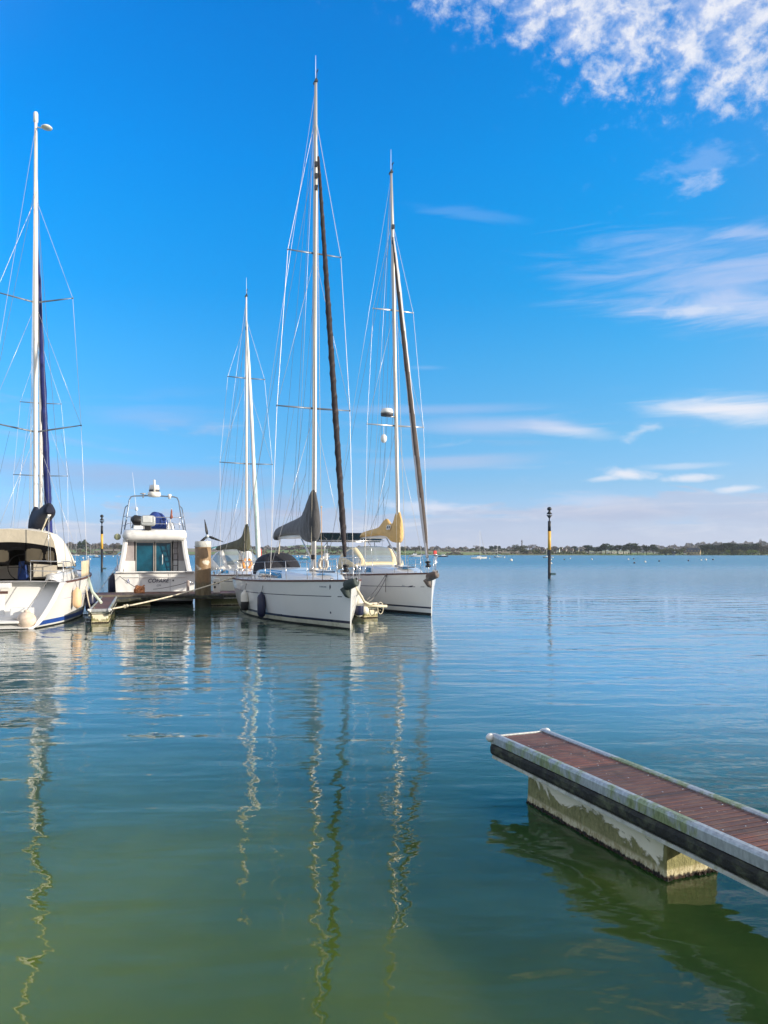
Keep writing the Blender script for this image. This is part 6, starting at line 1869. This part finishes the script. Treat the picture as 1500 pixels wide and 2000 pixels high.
# ------------------------------------------------------------------ boats on the moorings
def moored(px, wl_y, wpx, mast_y, hullm, label, kind='sail', cover=None, flip=1, jib=None, Yov=None, deckm=None):
    c_ = W(px, wl_y) if Yov is None else Vector(((px - CXP) / FPX * Yov, Yov, 0))
    Y = c_.y; L = wpx / FPX * Y
    L = max(3.5, L)
    r = tag(empty('moored_sailboat' if kind == 'sail' else 'moored_motorboat', c_, R(0 if flip > 0 else 180)), label, 'sailboat' if kind == 'sail' else 'motorboat', 'boats on the far moorings')
    fb = L * (.11 if kind == 'sail' else .14)
    H = Hull(L, L * .30, fb * .85, fb * 1.1, tr=(0, .1), ov=L * .05)
    hb = MB(); ts = [i / 14 for i in range(15)]
    off = Vector((-L / 2, 0, 0))
    for s_ in (1, -1):
        hb.loft([[H.pt(t, z, s_) + off for z in (-.3, .06, H.sheer(t) * .5, H.sheer(t))] for t in ts], closed=False, mats=lambda i, j: 1 if j < 1 else 0)
        a = [H.pt(0, z, s_) + off for z in (-.3, .06, H.sheer(0) * .5, H.sheer(0))]; hb.loft([a, [Vector((p.x, 0, p.z)) for p in a]], closed=False, smooth=False)
    hb.build('hull', [hullm, antifoul], r)
    dk = MB(); dk.loft([[H.deck(t, f) + off for f in (-1, 0, 1)] for t in ts], closed=False); dk.build('deck', deckm or gel, r)
    if kind == 'sail':
        cb = MB(); cb.loft([[Vector((x, s_ * w, z)) for s_, w, z in ((-1, L * .09, fb * .9), (-1, L * .08, fb * .9 + hh), (1, L * .08, fb * .9 + hh), (1, L * .09, fb * .9))] for x, hh in ((-L * .12, L * .05), (L * .05, L * .055), (L * .28, L * .01))], closed=False, smooth=False); cb.build('cabin', deckm or gel, r)
        zt = CAMZ - (mast_y - HZ) / FPX * Y
        mm = MB(); mm.tube([(L * .08, 0, fb), (L * .08, 0, zt)], [.075, .05], 8); ma = mm.build('mast', mast_white, r)
        sp = MB(); sp.tube([(L * .08, -L * .09, zt * .55), (L * .08, L * .09, zt * .55)], .02, 5); sp.build('spreader', alu, ma)
        bo = MB(); bo.tube([(L * .08, 0, fb + 1.0), (-L * .32, 0, fb + .95)], [.12, .09], 8)
        bo.tube([(L * .07, 0, fb + 1.5), (L * .0, 0, fb + 1.1)], [.05, .14], 6); bo.build('sail_cover', cover or navycloth, r)
        fs = MB(); fs.tube([(L * .48, 0, fb * 1.15), (L * .09, 0, zt * .95)], [.09 if jib else .02, .05 if jib else .02], 6); fs.build('forestay', jib or wire, r)
        bs = MB(); bs.tube([(-L * .48, 0, fb), (L * .075, 0, zt)], .018, 5); bs.build('backstay', wire, r)
    else:
        cb = MB(); cb.loft([[Vector((x, s_ * w, z)) for s_, w, z in ((-1, L * .11, fb * .9), (-1, L * .09, fb * .9 + hh), (1, L * .09, fb * .9 + hh), (1, L * .11, fb * .9))] for x, hh in ((-L * .12, L * .17), (L * .12, L * .17), (L * .22, L * .05), (L * .36, L * .02))], smooth=False); cb.build('wheelhouse', gel, r)
        wn = MB(); wn.box((0, 0, fb * .9 + L * .115), (L * .2, L * .206, L * .06)); wn.build('window', winglass, r)
        rl = MB(); rl.tube([(L * .15, L * .1, fb + .1), (L * .2, L * .1, fb + .6), (L * .48, 0, fb + .7), (L * .2, -L * .1, fb + .6), (L * .15, -L * .1, fb + .1)], .02, 5); rl.build('rail', steel, r)
    return r
bluehull = mat('pale_blue_hull', (.36, .46, .52), .35)
tealhull = mat('teal_hull', (.04, .16, .18), .4)
darkhull = mat('dark_blue_hull', (.02, .035, .07), .4)
moored(935, 1091.3, 30, 1036, gel, 'largest far sloop, white hull and dark boom cover, left of the right beacon', cover=black, flip=1, jib=mat('grey_jib', (.4, .4, .42), .8))
moored(973, 1088.8, 17, 1064, bluehull, 'small far sloop with teal cover right of the largest far sloop', cover=tealcloth, flip=-1)
moored(1069, 1089.3, 18, 1062, bluehull, 'small far sloop half hidden by the right beacon pole', flip=-1, cover=navycloth)
moored(865, 1087.8, 19, 0, darkhull, 'dark far motorboat with white wheelhouse right of the grey furled sail', 'motor', flip=1)
moored(811, 1087.5, 24, 0, gel, 'white far motorboat seen between the tan covered mast and grey furled sail', 'motor', flip=-1)
moored(594, 1092.5, 19, 0, tealhull, 'teal open motorboat seen left of the nearest mast', 'motor', flip=1)
moored(636, 1088.5, 15, 0, gel, 'small white motorboat seen right of the nearest mast', 'motor', flip=1)
moored(598, 1085.8, 12, 1060, gel, 'tiny white sloop far beyond the teal motorboat', flip=1)
moored(188, 1088.8, 14, 0, darkhull, 'dark motorboat with white top just left of the left beacon', 'motor', flip=1)
moored(148, 1085.2, 13, 1040, gel_old, 'far sloop with the tallest mast left of the left beacon', flip=1)
moored(140, 1084.8, 10, 1057, gel_old, 'far sloop whose short mast stands closest to the canvas tent', flip=-1)
moored(176, 1084.8, 9, 1063, gel_old, 'far sloop with left mast of the three short masts by the left beacon', flip=1)
moored(184.5, 1084.6, 9, 1063, gel_old, 'far sloop with middle mast of the three short masts by the left beacon', flip=-1)
moored(188.5, 1084.4, 9, 1059, gel_old, 'far sloop with tallest mast of the three short masts by the left beacon', flip=1)
# buoys
def buoy(px, py, dpx, white, label):
    c_ = W(px, py); Y = c_.y; r_ = max(.22, dpx / 2 / FPX * Y)
    r = tag(empty('mooring_buoy', c_), label, 'buoy', 'mooring buoys')
    b_ = MB(); b_.sphere((0, 0, r_ * .5), r_, n=14); b_.build('float', fend_w if white else mat('dark_buoy', (.03, .03, .035), .5), r)
    b_ = MB(); b_.tube([(r_ * .25 * math.cos(a), 0, r_ * 1.6 + r_ * .22 * math.sin(a)) for a in [2 * math.pi * k / 10 for k in range(11)]], r_ * .07, 5, caps=False); b_.build('ring', steel, r)
B = [(998.5, 1095.5, 5.5, 1, 'largest white buoy, alone between the small sloop and the right beacon'), (938, 1092.4, 3, 1, 'white buoy touching the hull of the largest far sloop'),
 (956, 1091.4, 2.5, 1, 'white buoy between the two far sloops'), (985, 1089.6, 3, 1, 'white buoy just right of the small teal covered sloop'),
 (1079.5, 1089.6, 2.6, 1, 'white buoy right of the beacon level with the half hidden sloop'), (1076.5, 1093.6, 3, 1, 'white buoy touching the beacon pole, upper one'), (1076.5, 1101.5, 3, 1, 'white buoy touching the beacon pole, lower one'),
 (1102, 1093.6, 3, 0, 'dark buoy first to the right of the right beacon'), (1113.7, 1091.4, 2.6, 1, 'white buoy below the village right of the first dark buoy'),
 (1155.8, 1093.4, 3.2, 1, 'white buoy below the leftmost shore pine'), (1227, 1093.2, 3, 1, 'white buoy below the broadest pine'), (1238, 1092.4, 3, 0, 'dark buoy beside the white one below the broadest pine'),
 (1239, 1100.4, 4, 0, 'lowest dark buoy below the broadest pine'), (1260, 1098.4, 4, 1, 'bright white buoy below the two lone pines'), (1287.5, 1096.8, 3.6, 0, 'dark buoy below the end of the grass point'),
 (1344.5, 1095.8, 3.4, 0, 'dark buoy below the stone house roof'), (1369.5, 1094.8, 3, 1, 'white buoy, left of the white pair right of the stone house'), (1378.6, 1094.2, 4, 1, 'white buoy, right of the white pair right of the stone house'), (1392.6, 1093.6, 3.2, 0, 'dark buoy furthest to the right'),
 (162, 1090.6, 3, 1, 'white buoy below the far mast nearest the canvas tent'), (172, 1088.6, 3, 1, 'white buoy uppermost of three left of the dark motorboat'), (172, 1092.8, 2.8, 1, 'white buoy lower left of three left of the dark motorboat'), (176.3, 1092.8, 3, 1, 'white buoy lower right of three left of the dark motorboat'),
 (153, 1086, 3, 1, 'white buoy at the foot of the tallest far mast on the left'), (204, 1087.6, 2.6, 1, 'white buoy just right of the left beacon'), (221, 1087.2, 2.4, 1, 'white buoy midway between left beacon and cruiser'), (232.6, 1086, 2.4, 1, 'small white buoy highest beside the motor cruiser'), (236, 1100.8, 3, 1, 'white buoy lowest beside the motor cruiser'),
 (580, 1087.8, 2.8, 1, 'white buoy left of pair under the charcoal sail cover'), (585.6, 1087, 2.6, 1, 'white buoy right of pair under the charcoal sail cover'), (628.7, 1090.6, 3, 1, 'white buoy just right of the nearest mast foot')]
for q_ in B: buoy(*q_)
# ------------------------------------------------------------------ the air
hb = MB(); hb.box((0, 1690, 38.5), (5900, 3640, 83))
hm = bpy.data.materials.new('pale_air'); hm.use_nodes = True
nt = hm.node_tree; nt.nodes.clear()
o_ = nt.nodes.new('ShaderNodeOutputMaterial'); v_ = nt.nodes.new('ShaderNodeVolumePrincipled')
v_.inputs['Color'].default_value = (.80, .88, 1.0, 1); v_.inputs['Density'].default_value = 0.00009; v_.inputs['Anisotropy'].default_value = .2
nt.links.new(v_.outputs[0], o_.inputs['Volume'])
hz = hb.build('haze', hm); hz['kind'] = 'stuff'
